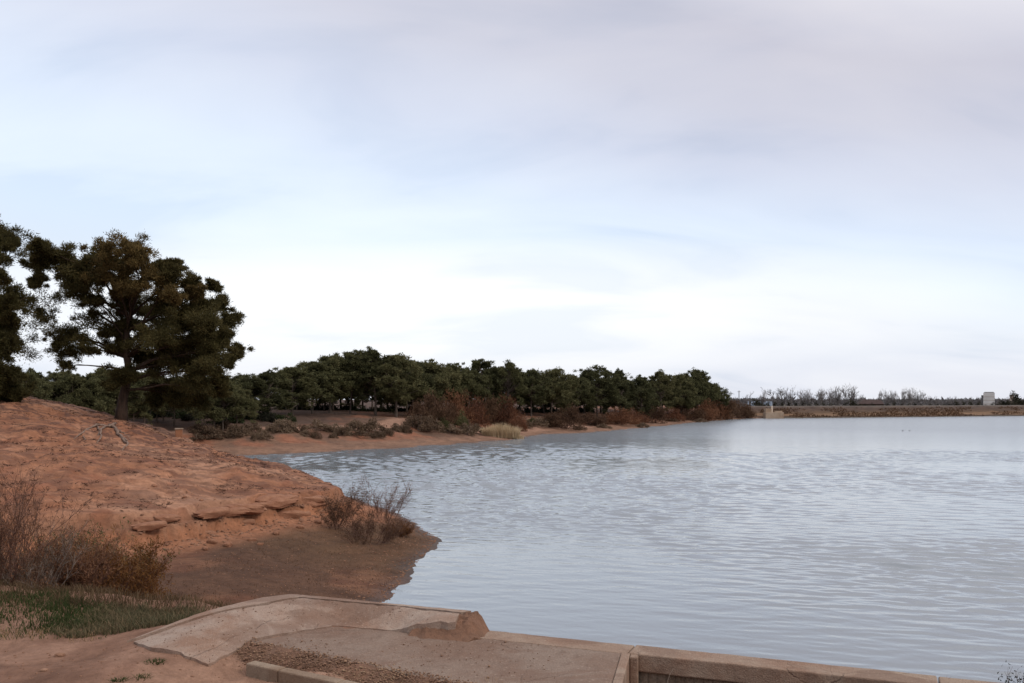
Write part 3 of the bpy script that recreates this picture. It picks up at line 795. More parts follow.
for i, (px, py, s_) in enumerate([(60, 657, .05), (44, 672, .035)]):
    V, f = rock_mesh(30+i, .5); o = mesh_obj('stone', V, f, PEBM); X, Y, Z = at(px, py)
    o.location = (X, Y, Z+.01); o.scale = (s_, s_, s_)
    tag(o, ['flat pale stone on the dirt track', 'smaller pale stone at the bottom left of the dirt track'][i], 'stone')

# ------------------------------------------------------------------ trees
def limb(m, a, b, r0, r1, rng, bend=.18, sides=5, n=6):
    a = np.array(a, float); b = np.array(b, float); L = np.linalg.norm(b-a)
    t = np.linspace(0, 1, n)[:, None]
    mid = rng.normal(0, bend*L*.5, 3); mid[2] = -abs(mid[2])*.6+.08*L
    p = a+(b-a)*t+np.sin(t*PI)*mid+rng.normal(0, .02*L, (n, 3))*np.sin(t*PI)
    m.tube(p, np.linspace(r0, r1, n), sides)
    return p

def pine(name, base, clumps, trunk_pts, r0, seed, tufts_per, k, L, w, leaf=PINE, bark=BARK, extra=None, shell=.58, sub=0, flat=.75):
    """thing > trunk (with limbs), crown"""
    rng = np.random.default_rng(seed)
    root = empty(name, base)
    m = MB(); tp = np.array(trunk_pts, float)
    tt = np.linspace(0, 1, len(tp)); tf = np.linspace(0, 1, 14)
    P = np.stack([np.interp(tf, tt, tp[:, q]) for q in range(3)], 1)+rng.normal(0, r0*.18, (14, 3))*np.array([1, 1, 0])
    rad = r0*(1-tf*.78); rad[0] *= 1.45; rad[1] *= 1.1
    P[0, 2] -= .5
    m.tube(P, rad, 9)
    allc = list(clumps)+(list(extra[1]) if extra else [])
    if len(allc) > 45: allc = allc[::3]+allc[1::9]
    for c in allc:
        c = np.array(c[:3]); zt = c[2]*.55+.1*tp[-1, 2]
        j = int(np.clip(np.argmin(np.abs(P[:, 2]-zt)), 3, 13))
        hd = np.linalg.norm(c-P[j])
        lp = limb(m, P[j], c, min(rad[j]*.5, .012+hd*.013)+.006, .008+.002*hd, rng)
        for _ in range(sub):
            q = lp[rng.integers(2, 6)]; e = c+rng.normal(0, .38, 3)*np.array([1,1,.6])
            limb(m, q, e, .022, .007, rng, .2, 4, 4)
    m.build('trunk', bark, root, True)
    vv, ff = soft_crown(clumps, rng, tufts_per, k, L, w, flat, .35, shell)
    mesh_obj('crown', vv, ff, leaf, root)
    if extra:
        vv, ff = soft_crown(extra[1], rng, tufts_per, k, L, w, .8)
        o = mesh_obj('crown', vv, ff, extra[0], root)
        o['label'] = 'golden brown foliage at the top of the crown'
    return root

def px_clumps(lst, base_px, base_py, Y, seed, dy=2.2, den=1.0, y0=0.0):
    rng = np.random.default_rng(seed); out = []
    for px, py, r in lst:
        rr = r*Y/F
        out.append(((px-base_px)*Y/F, y0+rng.uniform(-dy, dy), (base_py-py)*Y/F, rr*1.08, den*rng.uniform(.8, 1.2)))
    return out

# the large pine on the hill
hx, hy, hz = at(121, 419)
hY = hy
g = [(42, 262, 11), (55, 251, 11), (70, 258, 13), (90, 254, 13), (108, 262, 15), (60, 274, 13), (85, 278, 15), (45, 284, 9), (100, 284, 14),
     (185, 270, 8), (207, 284, 8), (165, 302, 18), (140, 308, 17), (190, 312, 19), (214, 322, 15), (220, 342, 11), (225, 360, 8), (205, 342, 19),
     (176, 336, 21), (146, 336, 17), (122, 322, 14), (116, 346, 12), (150, 360, 19), (186, 365, 21), (214, 370, 15), (216, 382, 8), (132, 376, 13),
     (200, 386, 15), (172, 388, 16), (150, 390, 12), (102, 302, 10), (190, 345, 18), (165, 320, 16), (215, 352, 14), (160, 345, 15), (217, 330, 9), (112, 296, 12), (125, 305, 13), (112, 332, 10), (135, 355, 13), (104, 386, 9), (170, 400, 12), (190, 400, 12), (145, 402, 8), (130, 290, 12), (196, 325, 14), (75, 267, 11), (98, 267, 12), (180, 280, 11), (195, 286, 10), (200, 304, 13), (210, 302, 9), (222, 318, 11), (224, 334, 8), (226, 350, 8), (222, 372, 8), (50, 264, 9), (120, 262, 10), (165, 268, 9), (180, 320, 16), (205, 362, 17), (212, 392, 8)]
am = [(125, 256, 13), (140, 253, 11), (151, 263, 13), (136, 274, 15), (160, 277, 13), (119, 279, 12), (177, 287, 12), (200, 294, 8), (150, 291, 13), (128, 292, 9), (188, 300, 9)]
sp = [(65, 300, 15), (80, 320, 16), (60, 335, 15), (50, 315, 11), (90, 340, 12), (60, 355, 12), (76, 352, 11), (95, 316, 11), (46, 338, 9), (108, 334, 9), (72, 366, 8), (68, 285, 12), (85, 300, 13), (72, 332, 13), (58, 322, 12), (100, 352, 9), (52, 345, 10)]
cl = px_clumps(g, 121, 419, hY, 1)+px_clumps(sp, 121, 419, hY, 2, 1.8, .34)
ex = px_clumps(am, 121, 419, hY, 3, 1.0, .85, -1.5)
k_ = hY/F
big = pine('pine_tree', (hx, hy, hz), cl, [(0, 0, 0), (3*k_, 0, 25*k_), (6*k_, .2, 50*k_), (4*k_, .1, 85*k_), (14*k_, 0, 120*k_), (24*k_, 0, 150*k_)], .30, 4,
           32, 270, .135, .022, PINE, BARK, (AMBER, ex), sub=3)
tag(big, 'large spreading pine with golden brown top, standing alone on the red hill', 'tree')
m = MB(); rg = np.random.default_rng(3)   # pale bare roots creeping out of the soil below it
for pts, r_ in (([(114, 424), (107, 427), (103, 432), (98, 437), (97, 443)], .07), ([(110, 425), (115, 430), (121, 436), (127, 441)], .10), ([(106, 426), (96, 425), (88, 428), (80, 434), (74, 440)], .06), ([(96, 426), (99, 431), (99, 438)], .05), ([(121, 437), (125, 444), (123, 451)], .06), ([(118, 432), (126, 434), (131, 440)], .05), ([(88, 428), (84, 437), (86, 443)], .04)):
    P = []
    for i, (px, py) in enumerate(pts):
        X, Y, Z = at(px, py); P.append((X-hx+rg.normal(0, .06), Y-hy+rg.normal(0, .05), Z-hz+r_*rg.uniform(-.3, .8)*(0 if i in (0, len(pts)-1) else 1)))
    t_ = np.linspace(0, 1, len(P)); tt_ = np.linspace(0, 1, 12); P = np.array(P)
    Q = np.stack([np.interp(tt_, t_, P[:, q]) for q in range(3)], 1)+rg.normal(0, .025, (12, 3))
    m.tube(Q, np.linspace(r_, r_*.4, 12)*rg.uniform(.8, 1.2, 12), 6)
m.build('roots', ROOT, big, True)

# the pine cut by the left edge
lx, ly, lz = -28.6, 46.0, gz(-28.6, 46)
g = [(q0-7, q1, q2) for q0, q1, q2 in [(5, 236, 15), (-14, 228, 17), (12, 262, 15), (27, 283, 10), (5, 298, 19), (26, 305, 12), (-15, 260, 22), (10, 325, 14), (-12, 330, 22), (-2, 350, 16),
     (9, 372, 14), (-18, 380, 22), (12, 387, 11), (16, 245, 8), (-30, 300, 25), (0, 280, 14), (-40, 250, 22), (-45, 350, 25), (22, 318, 8), (0, 395, 12), (9, 352, 14), (15, 372, 13), (10, 392, 13), (2, 376, 16), (20, 394, 8), (17, 340, 9)]]
ppx = 512+lx/ly*F; ppy = HY+(CAMZ-lz)*F/ly
lp = pine('pine_tree', (lx, ly, lz), px_clumps(g, ppx, ppy, ly, 7), [(0, 0, 0), (0, 0, 3), (.3, 0, 6), (.6, 0, 8.6)], .34, 9, 30, 260, .135, .022, PINE, BARK, sub=1)
tag(lp, 'tall dark pine cut by the left edge of the frame', 'tree')

# pine variants used for the woods (about 8 m tall)
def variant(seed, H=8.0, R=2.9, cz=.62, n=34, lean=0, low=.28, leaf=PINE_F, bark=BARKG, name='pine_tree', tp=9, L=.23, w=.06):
    rng = np.random.default_rng(seed); cl = []
    for i in range(int(n*1.7)):
        h = low+(1-low)*rng.random()**.75
        prof = math.sin(PI*min(1, (h-low)/(1-low)*.80+.20))**.6*(.75+.5*rng.random())
        a = rng.random()*2*PI; rr = R*prof*(.35+.65*rng.random()**.5)
        r_ = R*(.20+.16*rng.random())*(1.1-.35*(h-low))
        cl.append((rr*math.cos(a)+lean*h, rr*math.sin(a), H*h-r_*.6, r_, rng.uniform(.8, 1.2)))
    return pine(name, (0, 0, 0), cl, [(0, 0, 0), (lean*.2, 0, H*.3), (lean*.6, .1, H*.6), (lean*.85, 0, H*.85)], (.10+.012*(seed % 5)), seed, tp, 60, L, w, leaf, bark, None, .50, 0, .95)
VAR = [variant(100+i, R=[2.9, 3.3, 2.4, 3.7, 3.0, 2.6, 3.4, 2.2, 3.1, 2.8][i], low=[.27, .40, .22, .44, .26, .48, .33, .2, .5, .36][i], lean=[0, .7, -.5, .4, -.3, .9, -.8, .2, .5, -.2][i], n=[34, 36, 26, 40, 34, 24, 36, 26, 26, 30][i]) for i in range(10)]
YV = [variant(200+i, R=[2.6, 3.0, 2.2][i], low=[.45, .4, .5][i], n=22, lean=[.5, -.3, .2][i], bark=BARKG) for i in range(3)]
used = {}
def put(src, x, y, z, sc, rz, label, cat, group=None, sz=1.0):
    if src.name not in used: used[src.name] = 1; o = src
    else: o = copy_tree(src)
    o.location = (x, y, z); o.rotation_euler = (0, 0, rz); o.scale = (sc*sz, sc*sz, sc)
    tag(o, label, cat, group); return o

# front row of the far wood: (column, top row, distance, width factor, label)
row = [
 (246, 374, 104, 1.1, 'low olive pine just right of the large hill pine'),
 (268, 371, 106, 1.0, 'small open-crowned pine with bare trunk on the red path'),
 (292, 366, 112, 1.1, 'pine leaning over the path at the left end of the far wood'),
 (312, 362, 118, 1.0, 'pine with slanting pale trunks in the left part of the far wood'),
 (330, 354, 121, 1.15, 'broad pine left of the highest crowns in the far wood'),
 (350, 349, 122, 1.1, 'tall broad pine, one of the highest crowns above the red mound'),
 (376, 348, 122, 1.2, 'widest and highest pine above the red mound'),
 (396, 354, 122, 1.1, 'pale olive pine just left of the rusty tamarisks'),
 (414, 359, 126, 1.0, 'pine behind the left end of the rusty tamarisks'),
 (432, 360, 130, 1.0, 'dark pine behind the tallest rusty tamarisk'),
 (449, 364, 133, .9, 'low pine behind the rusty tamarisks'),
 (468, 368, 136, .9, 'low pine in the dip of the tree line left of the twin crowns'),
 (487, 358, 138, 1.0, 'left one of two rounded crowns behind the pale reeds'),
 (509, 361, 139, 1.0, 'right one of two rounded crowns behind the pale reeds'),
 (531, 369, 152, .9, 'thin-crowned pine right of the two rounded crowns'),
 (551, 368, 156, 1.05, 'round-topped pine left of the second dip in the tree line'),
 (574, 376, 164, .9, 'low pine at the second dip in the tree line'),
 (597, 366, 168, 1.25, 'broad domed pine above the small dark conifer'),
 (620, 370, 172, 1.05, 'pine sloping down right of the broad domed one'),
 (642, 376, 180, 1.0, 'low pine in the third dip of the tree line'),
 (661, 370, 196, 1.15, 'domed pine third from the right end of the wood'),
 (681, 374, 203, 1.05, 'pine second from the right end of the wood'),
 (698, 369, 212, 1.2, 'tallest pine at the right end of the wood'),
 (711, 384, 222, .9, 'small pine hugging the right end of the wood')]
R_ = random.Random(5)
for i, (px, top, Y, wf, lab) in enumerate(row):
    X = (px-512)/F*Y; Z = gz(X, Y); H = CAMZ+(HY-top)*Y/F-Z
    put(VAR[(i*7+i//10) % 10], X, Y, Z-.1, H/8.0, R_.random()*6.28, lab, 'tree', 'pines of the far wood', wf*8.0/H*(1.02+.0009*Y))
# the ranks behind it
bk = 0
for px in range(286, 716, 8):
    Y = float(np.interp(px, [290, 400, 500, 600, 700, 716], [130, 138, 152, 184, 228, 236]))+R_.uniform(-2, 8)
    top = float(np.interp(px, [290, 330, 375, 410, 450, 470, 487, 510, 540, 575, 600, 640, 665, 698, 716], [370, 360, 354, 362, 370, 374, 366, 368, 374, 380, 373, 382, 377, 376, 388]))+R_.uniform(0, 5)
    X = (px+R_.uniform(-3, 3)-512)/F*Y; Z = gz(X, Y); H = CAMZ+(HY-top)*Y/F-Z
    put(VAR[(bk*3+2) % 10], X, Y, Z-.1, H/8, R_.random()*6.28, 'pine crown packed behind the front row of the far wood', 'tree', 'pines in the back ranks of the far wood', 8/H*1.3)
    bk += 1
# dark wood behind the hill and the big pine: thin-stemmed young pines
for i in range(44):
    px = 15+i*5.6+R_.uniform(-3, 3); Y = R_.uniform(78, 100)
    top = 374+R_.uniform(-6, 8)+(6 if px > 150 else 0)
    X = (px-512)/F*Y; Z = gz(X, Y); H = CAMZ+(HY-top)*Y/F-Z
    if Z < 1.0: continue
    put(YV[i % 3], X, Y, Z-.1, max(H, 4)/8, R_.random()*6.28, 'young thin-stemmed pine in the dark wood behind the hill', 'tree', 'young pines behind the hill', 1.15)
for i in range(22):
    px = -20+i*13+R_.uniform(-3, 3); Y = R_.uniform(104, 124)
    top = 371+R_.uniform(-3, 8)
    X = (px-512)/F*Y; Z = gz(X, Y); H = CAMZ+(HY-top)*Y/F-Z
    put(VAR[(i*7+i//10) % 10], X, Y, Z-.6, max(H, 4)/8, R_.random()*6.28, 'pine in the dim ranks behind the young stems', 'tree', 'dim pines behind the young stems', 1.25)

# ------------------------------------------------------------------ shrubs
def dome(name, seed, w, h, n, leaf, tri=2600, L=.22, wd=.05, up=.6, twig=TWIG, stems=14, spread=.7):
    """one bush: leaf clumps over a fan of stems, in one mesh of two materials"""
    rng = np.random.default_rng(seed); cl = []
    for _ in range(n):
        a = rng.random()*2*PI; q = rng.random()**.5
        hh = h*(1-.75*q**2)*(.35+.65*rng.random())
        cl.append((w*.42*q*math.cos(a), w*.42*q*math.sin(a), hh*.8, w*(.11+.09*rng.random()), 1))
    C = []; D = []
    per = tri//n
    for x, y, z, r, _ in cl:
        d = rng.normal(0, 1, (per, 3)); d /= np.linalg.norm(d, axis=1)[:, None]
        p = d*(r*rng.random(per)**.4)[:, None]*np.array([1, 1, min(1.3, h/w*1.5)])
        C.append(np.array([x, y, max(z, .05)])+p); D.append(d*.5+np.array([0, 0, up]))
    C = np.concatenate(C); C[:, 2] = np.abs(C[:, 2])
    v, f = tri_cloud(C, np.concatenate(D), L, wd, rng, spread)
    m = MB(); m.add(v, f.tolist(), 0)
    for x, y, z, r, _ in cl[:stems]:
        limb(m, (x*.15, y*.15, -.15), (x*1.05, y*1.05, z+r*.9), .03*w/3, .008, rng, .2, 4, 5)
    for k in range(len(m.mi)):
        if len(m.f[k]) == 4 or k >= len(f): m.mi[k] = 1
    return m.build(name, [leaf, twig])
def plant(src, px, py, wpx, hpx, base_w, base_h, label, cat, group=None, sink=.1, rz=None):
    x, y, z = at(px, py)
    if src.name not in used: used[src.name] = 1; o = src
    else: o = src.copy(); COL.objects.link(o)
    sw = wpx*y/F/base_w; sh = hpx*y/F/base_h
    o.location = (x, y, z-sink); o.scale = (sw, sw, sh); o.rotation_euler = (0, 0, R_.random()*6.28 if rz is None else rz)
    tag(o, label, cat, group); return o

TAM = [dome('tamarisk_bush', 300+i, 4, 3, 24, [RUST, RUSTD, RUST, RUSTD][i], 3600, .22, .032, .7) for i in range(4)]
# rusty tamarisks on the far bank: (x, foot row, width, height, variant, label)
tl = [(424, 424, 34, 26, 1, 'brown tamarisk at the left end of the rusty thicket'),
      (437, 426, 38, 37, 1, 'large dark brown tamarisk behind the olive bush'),
      (452, 424, 36, 34, 0, 'tall rusty tamarisk left of the brightest one'),
      (470, 427, 34, 36, 2, 'brightest orange-rust tamarisk of the thicket'),
      (488, 423, 38, 29, 1, 'purple-brown tamarisk right behind the pale reeds'),
      (505, 425, 34, 31, 0, 'rusty tamarisk over the right half of the pale reeds'),
      (518, 431, 18, 20, 2, 'low red tamarisk at the right end of the pale reeds'),
      (416, 414, 14, 14, 2, 'small red bush beside the red mound'),
      (565, 429, 36, 26, 1, 'dark round tamarisk standing alone right of the reeds'),
      (553, 427, 26, 16, 3, 'low brown tamarisk touching the dark round one'),
      (590, 425, 34, 14, 3, 'pale brown tamarisk left of the small dark conifer foot'),
      (618, 424, 36, 17, 0, 'long reddish tamarisk right of the small dark conifer'),
      (634, 424, 28, 16, 2, 'pale red tamarisk left of the dark round bush near the water'),
      (655, 423, 26, 18, 1, 'dark round bush near the water under the third dip'),
      (672, 421, 28, 14, 0, 'low red tamarisk right of the dark round bush'),
      (689, 420, 32, 18, 1, 'brown tamarisk below the domed pines'),
      (705, 420, 30, 22, 0, 'rusty tamarisk below the tallest right-hand pine'),
      (716, 419, 26, 22, 2, 'orange-brown tamarisk right below the end pine'),
      (727, 419, 28, 22, 1, 'dark olive-brown tamarisk near the end of the bank'),
      (738, 418, 26, 19, 3, 'last brown tamarisk but one before the dam'),
      (747, 418, 18, 14, 1, 'last low tamarisk before the dam')]
for px, py, w_, h_, k, lab in tl:
    plant(TAM[k], px, py, w_*1.15, h_*1.12, 4, 3, lab, 'shrub', 'tamarisks on the far bank')
GB = [dome('saltbush', 320+i, 2.2, 1.2, 14, GREYS, 1100, .16, .05, .4, TWIGG, 8, 1.0) for i in range(3)]
gl = [(212, 436, 30, 12), (236, 437, 24, 13), (255, 432, 24, 11), (283, 432, 32, 14), (300, 428, 22, 9), (318, 430, 26, 11), (335, 432, 22, 9), (342, 425, 24, 8),
      (356, 431, 24, 12), (362, 426, 20, 8), (372, 431, 26, 13), (388, 427, 22, 10), (396, 431, 20, 8), (404, 428, 24, 14), (416, 430, 28, 15), (430, 430, 26, 14),
      (264, 438, 20, 8), (308, 436, 18, 7), (326, 422, 22, 7), (293, 421, 20, 6), (452, 433, 20, 9), (465, 434, 22, 11), (474, 433, 18, 10), (540, 426, 20, 8), (528, 427, 14, 7),
      (200, 432, 24, 9), (225, 429, 22, 9), (346, 435, 14, 5), (382, 436, 14, 5), (272, 425, 18, 7), (578, 430, 16, 6), (604, 428, 16, 5), (642, 427, 14, 5), (700, 422, 14, 4)]
rq = random.Random(17)
for px in range(196, 480, 15):
    gl.append((px+rq.uniform(-4, 4), float(np.interp(px, [196, 300, 420, 480], [439, 437, 434, 433]))+rq.uniform(-6, 2), rq.uniform(9, 26), rq.uniform(4, 10)))
for px in range(540, 700, 13):
    gl.append((px+rq.uniform(-4, 4), float(np.interp(px, [540, 700], [427, 419]))+rq.uniform(-5, 1), rq.uniform(12, 20), rq.uniform(4, 6)))
gl = [g_ for g_ in gl if g_[1] >= 428.5 or g_[0] > 425]
for i, (px, py, w_, h_) in enumerate(gl):
    plant(GB[i % 3], px, py, w_*1.1, h_*1.1, 2.2, 1.2, 'low grey-brown saltbush on the red far bank', 'shrub', 'saltbushes on the far bank')
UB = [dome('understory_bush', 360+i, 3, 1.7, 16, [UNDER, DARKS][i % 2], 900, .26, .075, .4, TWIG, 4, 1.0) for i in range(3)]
uc = 0
def under(px, Y, hp, wpx, lab, grp):
    global uc
    X = (px-512)/F*Y; Z = gz(X, Y)
    if Z < 2.3: return
    o = UB[uc % 3]
    if uc >= 3: o = o.copy(); COL.objects.link(o)
    uc += 1
    s_ = wpx*Y/F/3; o.location = (X, Y, Z-.2); o.scale = (s_, s_, max(.5, hp*Y/F/1.7)); o.rotation_euler = (0, 0, R_.random()*6.28)
    tag(o, lab, 'bush', grp)
for i in range(46):
    px = 130+i*4.6+R_.uniform(-3, 3)
    under(px, R_.uniform(96, 106), R_.uniform(9, 16), R_.uniform(16, 26), 'dark green undergrowth bush among the young pine stems', 'undergrowth behind the hill')
for i in range(58):
    px = 280+i*7.6+R_.uniform(-4, 4); Y = float(np.interp(px, [280, 400, 500, 600, 700, 730], [128, 138, 152, 182, 224, 240]))+R_.uniform(0, 6)
    under(px, Y, R_.uniform(6, 11), R_.uniform(12, 20), 'dark undergrowth bush in the shade between the far pine trunks', 'undergrowth of the far wood')
OB = dome('olive_bush', 340, 2.6, 2.2, 16, OLIVE, 1500, .2, .05)
plant(OB, 461, 430, 20, 21, 2.6, 2.2, 'olive green bush in front of the rusty thicket', 'shrub')
plant(OB, 443, 430, 20, 14, 2.6, 2.2, 'lower olive green bush left of the taller olive one', 'shrub')
plant(OB, 533, 424, 16, 8, 2.6, 2.2, 'low dark green bush right of the reed clump', 'shrub')
cf = variant(401, 4.0, .9, n=18, low=.08, name='conifer', tp=7, L=.2, w=.05)
X, Y, Z = at(605, 417); 
put(cf, X, Y, Z-.1, 13*Y/F/4, 0, 'small dark conifer alone on the far bank', 'tree')
# pale reed clump at the water
def grass_mesh(name, n, w, d, h, mat, seed, wid=.01, lean=.35, bend=True):
    rng = np.random.default_rng(seed)
    a = rng.random(n)*2*PI; q = rng.random(n)**.6
    b = np.stack([w/2*q*np.cos(a), d/2*q*np.sin(a), -.03+0*a], 1)
    hh = h*(.45+.55*rng.random(n))*(1-.35*q)
    dr = np.stack([np.cos(a)*q*lean, np.sin(a)*q*lean, 0*a], 1)+rng.normal(0, lean*.45, (n, 3))*np.array([1, 1, 0])
    m1 = b+np.stack([dr[:, 0]*hh*.35, dr[:, 1]*hh*.35, hh*.6], 1)
    t = b+np.stack([dr[:, 0]*hh*1.1, dr[:, 1]*hh*1.1, hh*(1-.25*np.hypot(dr[:, 0], dr[:, 1]))], 1)
    s = rng.normal(0, 1, (n, 3))*np.array([1, 1, 0]); s /= np.linalg.norm(s, axis=1)[:, None]; s *= wid
    V = np.stack([b-s, b+s, m1-s*.7, m1+s*.7, t], 1).reshape(-1, 3)
    k = np.arange(n)[:, None]*5
    f = np.concatenate([k+np.array([[0, 1, 3]]), k+np.array([[0, 3, 2]]), k+np.array([[2, 3, 4]])])
    return mesh_obj(name, V, f, mat)
rd = grass_mesh('reed_clump', 2600, 4.6, 2.4, 2.3, REED, 71, .03, .3)
X, Y, Z = at(501, 437); rd.location = (X, Y, Z-.05); tag(rd, 'pale straw-coloured reed clump at the water under the rusty thicket', 'reeds')
rd2 = grass_mesh('reed_clump', 500, 2.4, 1.4, 1.1, REED, 72, .03, .35)
X, Y, Z = at(514, 439); rd2.location = (X, Y, Z-.05); tag(rd2, 'lower end of the pale reeds trailing to the shore', 'reeds')

# twiggy bushes near by
def twig_bush(name, base, seed, w, h, nst, leaf=None, leaf_n=0, twig=TWIG, r0=.010, L=.06, wd=.010, lean=(0, 0), kids=7, levels=2, up=1.0):
    rng = np.random.default_rng(seed)
    root = empty(name, base); m = MB(); tips = []
    def grow(p, d, L_, r_, lev):
        n = 5; pts = [p]; q = p.copy(); dd_ = d.copy()
        for i in range(n-1):
            dd_ = dd_+rng.normal(0, .13, 3)+np.array([0, 0, .05]); dd_ /= np.linalg.norm(dd_)
            q = q+dd_*L_/(n-1); pts.append(q)
        m.tube(pts, np.linspace(r_, r_*.35, n), 3, cap=False)
        tips.extend(pts[2:])
        if lev > 0:
            for _ in range(kids):
                k = rng.integers(1, n); nd = dd_+rng.normal(0, .42, 3); nd[2] = abs(nd[2])*.8+.15*up; nd /= np.linalg.norm(nd)
                grow(pts[k], nd, L_*rng.uniform(.35, .6), r_*.55, lev-1)
    for _ in range(nst):
        a = rng.random()*2*PI; q = rng.random()**.5
        p = np.array([w*.16*q*math.cos(a), w*.16*q*math.sin(a), -.1])
        d = np.array([math.cos(a)*q*w*.45/h+lean[0], math.sin(a)*q*w*.45/h+lean[1], 1.]); d /= np.linalg.norm(d)
        grow(p, d, h*rng.uniform(.55, .95), r0, levels)
    m.build('twigs', twig, root)
    if leaf:
        tips = np.array(tips); idx = rng.integers(0, len(tips), leaf_n)
        c = tips[idx]+rng.normal(0, .04, (leaf_n, 3))
        v, f = tri_cloud(c, np.tile([0, 0, .5], (leaf_n, 1)), L, wd, rng, .7)
        mesh_obj('foliage', v, f, leaf, root)
    return root
def nb(px, py): X, Y, Z = at(px, py); return (X, Y, Z)
b1 = twig_bush('tamarisk_bush', nb(379, 520), 1, 4.4, 1.4, 22, RUST, 2600, TWIG, .011, .06, .007)
tag(b1, 'tall twiggy bush at the hill end, bare branches against the water', 'shrub')
b2 = twig_bush('tamarisk_bush', nb(366, 541), 2, 3.6, .9, 24, RUSTD, 4200, TWIG, .010, .06, .008)
tag(b2, 'low dense brown bush on the spit in front of the tall twiggy one', 'shrub')
b3 = twig_bush('tamarisk_bush', nb(334, 528), 3, 1.6, 1.1, 14, RUSTD, 3500, TWIG, .011, .07, .008)
tag(b3, 'small brown bush against the end of the red ledge', 'shrub')
b4 = twig_bush('tamarisk_bush', nb(398, 535), 4, 1.5, .5, 14, ORANGE, 2600, TWIG, .009, .06, .008)
tag(b4, 'lowest rusty bush near the tip of the spit', 'shrub')
# left thicket
def lb(px, py, Y): # on the bank slope at a given distance
    X = (px-512)/F*Y; return (X, Y, gz(X, Y))
thick = [('b5', (104, 600, 16.2), 5, 2.3, 1.3, 40, ORANGE, 17000, TWIG, .011, .08, .010, 'orange and olive leafed bush at the foot of the hill, right of the bare thicket'),
 ('b6', (66, 600, 15.4), 6, 2.2, 1.2, 30, RUST, 8000, TWIG, .010, .06, .008, 'dark brown bush between the bare twigs and the orange leafed bush'),
 ('b7', (-2, 600, 14.2), 7, 2.3, 1.65, 26, RUST, 2600, TWIG, .011, .06, .007, 'tall bare reddish-brown twig thicket at the left edge of the frame'),
 ('b8', (34, 600, 14.7), 8, 1.8, 1.0, 20, RUSTD, 1600, TWIGG, .010, .06, .007, 'grey-twigged bush in front of the tall bare thicket'),
 ('b9', (124, 596, 16.8), 9, 1.6, .95, 30, ORANGE, 10000, TWIG, .010, .07, .009, 'lower orange-brown bush at the right end of the left thicket'),
 ('b10', (78, 575, 18.4), 10, 2.4, 1.5, 30, OLIVE, 8000, TWIG, .010, .08, .010, 'olive-yellow bush rising behind the orange leafed one'),
 ('b11', (120, 570, 18.6), 11, 2.2, 1.25, 30, ORANGE, 12000, TWIG, .010, .08, .010, 'rusty bush behind the orange leafed one, its top against the bare hill'),
 ('b12', (30, 580, 17.0), 12, 2.4, 1.3, 32, RUSTD, 9000, TWIG, .010, .07, .009, 'dense brown bush behind the grey-twigged one')]
for nm, p_, sd_, w_, h_, ns, lf_, ln, tw, r_, L_, wd_, lab in thick:
    tag(twig_bush('tamarisk_bush', lb(*p_), sd_, w_*.95, h_*.88, ns, lf_, ln, tw, r_, L_, wd_), lab, 'shrub')

# green grass strip in front of the thicket
def grass_strip(name, poly, n, h, mat, seed, wid=.006, zf=None):
    rng = np.random.default_rng(seed)
    xs = [p[0] for p in poly]; ys = [p[1] for p in poly]
    x = rng.uniform(min(xs), max(xs), n*3); y = rng.uniform(min(ys), max(ys), n*3)
    ins = poly_sd(x, y, poly)+fbm(x*1.5, y*1.5, 3, seed)*.5 > 0
    dens = fbm(x*1.6, y*1.6, 4, seed+4)*1.5+.62 > rng.random(len(x))*.85
    x, y = x[ins & dens][:n], y[ins & dens][:n]; n = len(x)
    z = (zf or terrain)(x, y)-.02
    hh = h*(.35+.9*(fbm(x*1.2, y*1.2, 3, seed+9)+.5))*rng.uniform(.5, 1.2, n)
    b = np.stack([x, y, z], 1); dr = rng.normal(0, .42, (n, 2))
    m1 = b+np.stack([dr[:, 0]*hh*.3, dr[:, 1]*hh*.3, hh*.6], 1); t = b+np.stack([dr[:, 0]*hh, dr[:, 1]*hh, hh*.95], 1)
    s = rng.normal(0, 1, (n, 3))*np.array([1, 1, 0]); s /= np.linalg.norm(s, axis=1)[:, None]; s *= wid
    V = np.stack([b-s, b+s, m1-s*.7, m1+s*.7, t], 1).reshape(-1, 3); k = np.arange(n)[:, None]*5
    f = np.concatenate([k+np.array([[0, 1, 3]]), k+np.array([[0, 3, 2]]), k+np.array([[2, 3, 4]])])
    return mesh_obj(name, V, f, mat)
def gp(lst): return [at(px, py)[:2] for px, py in lst]
P1 = [(-9.5, 11.25), (-6.9, 11.2), (-5.6, 11.1), (-5.1, 11.5), (-5.2, 12.3), (-6.5, 13.1), (-8.2, 13.4), (-10, 13.5)]
tag(grass_strip('green_grass', P1, 14000, .13, GREENG, 31), 'lush green grass strip at the edge of the dirt track', 'grass', kind='stuff')
P2 = [(-5.7, 11.05), (-4.7, 10.75), (-3.9, 11.35), (-4.2, 12.1), (-5.4, 12.3)]
tag(grass_strip('grey_green_grass', P2, 5200, .13, GREYG, 32), 'grey-green weedy grass between the lush strip and the ramp', 'grass', kind='stuff')
P6 = [(-11, 12.4), (-6.5, 12.2), (-4.6, 11.9), (-3.6, 12.2), (-3.9, 13.6), (-6, 15), (-11, 15.5)]
tag(grass_strip('brown_weeds', P6, 9000, .17, WEEDM, 36, .006), 'brownish dry weeds on the bank between the green strip and the thicket', 'weeds', kind='stuff')
P7 = [(-9.5, 10.9), (-5.2, 10.7), (-4.6, 10.5), (-4.9, 11.2), (-9.5, 11.5)]
tag(grass_strip('low_green_weeds', P7, 1800, .07, GREENG, 37, .005), 'low dark weeds creeping out onto the dirt track', 'weeds', kind='stuff')
P8 = [tuple(ka+kd*a_+kn*b_) for a_, b_ in ((-.3, .05), (3.4, .05), (3.4, .46), (-.3, .5))]
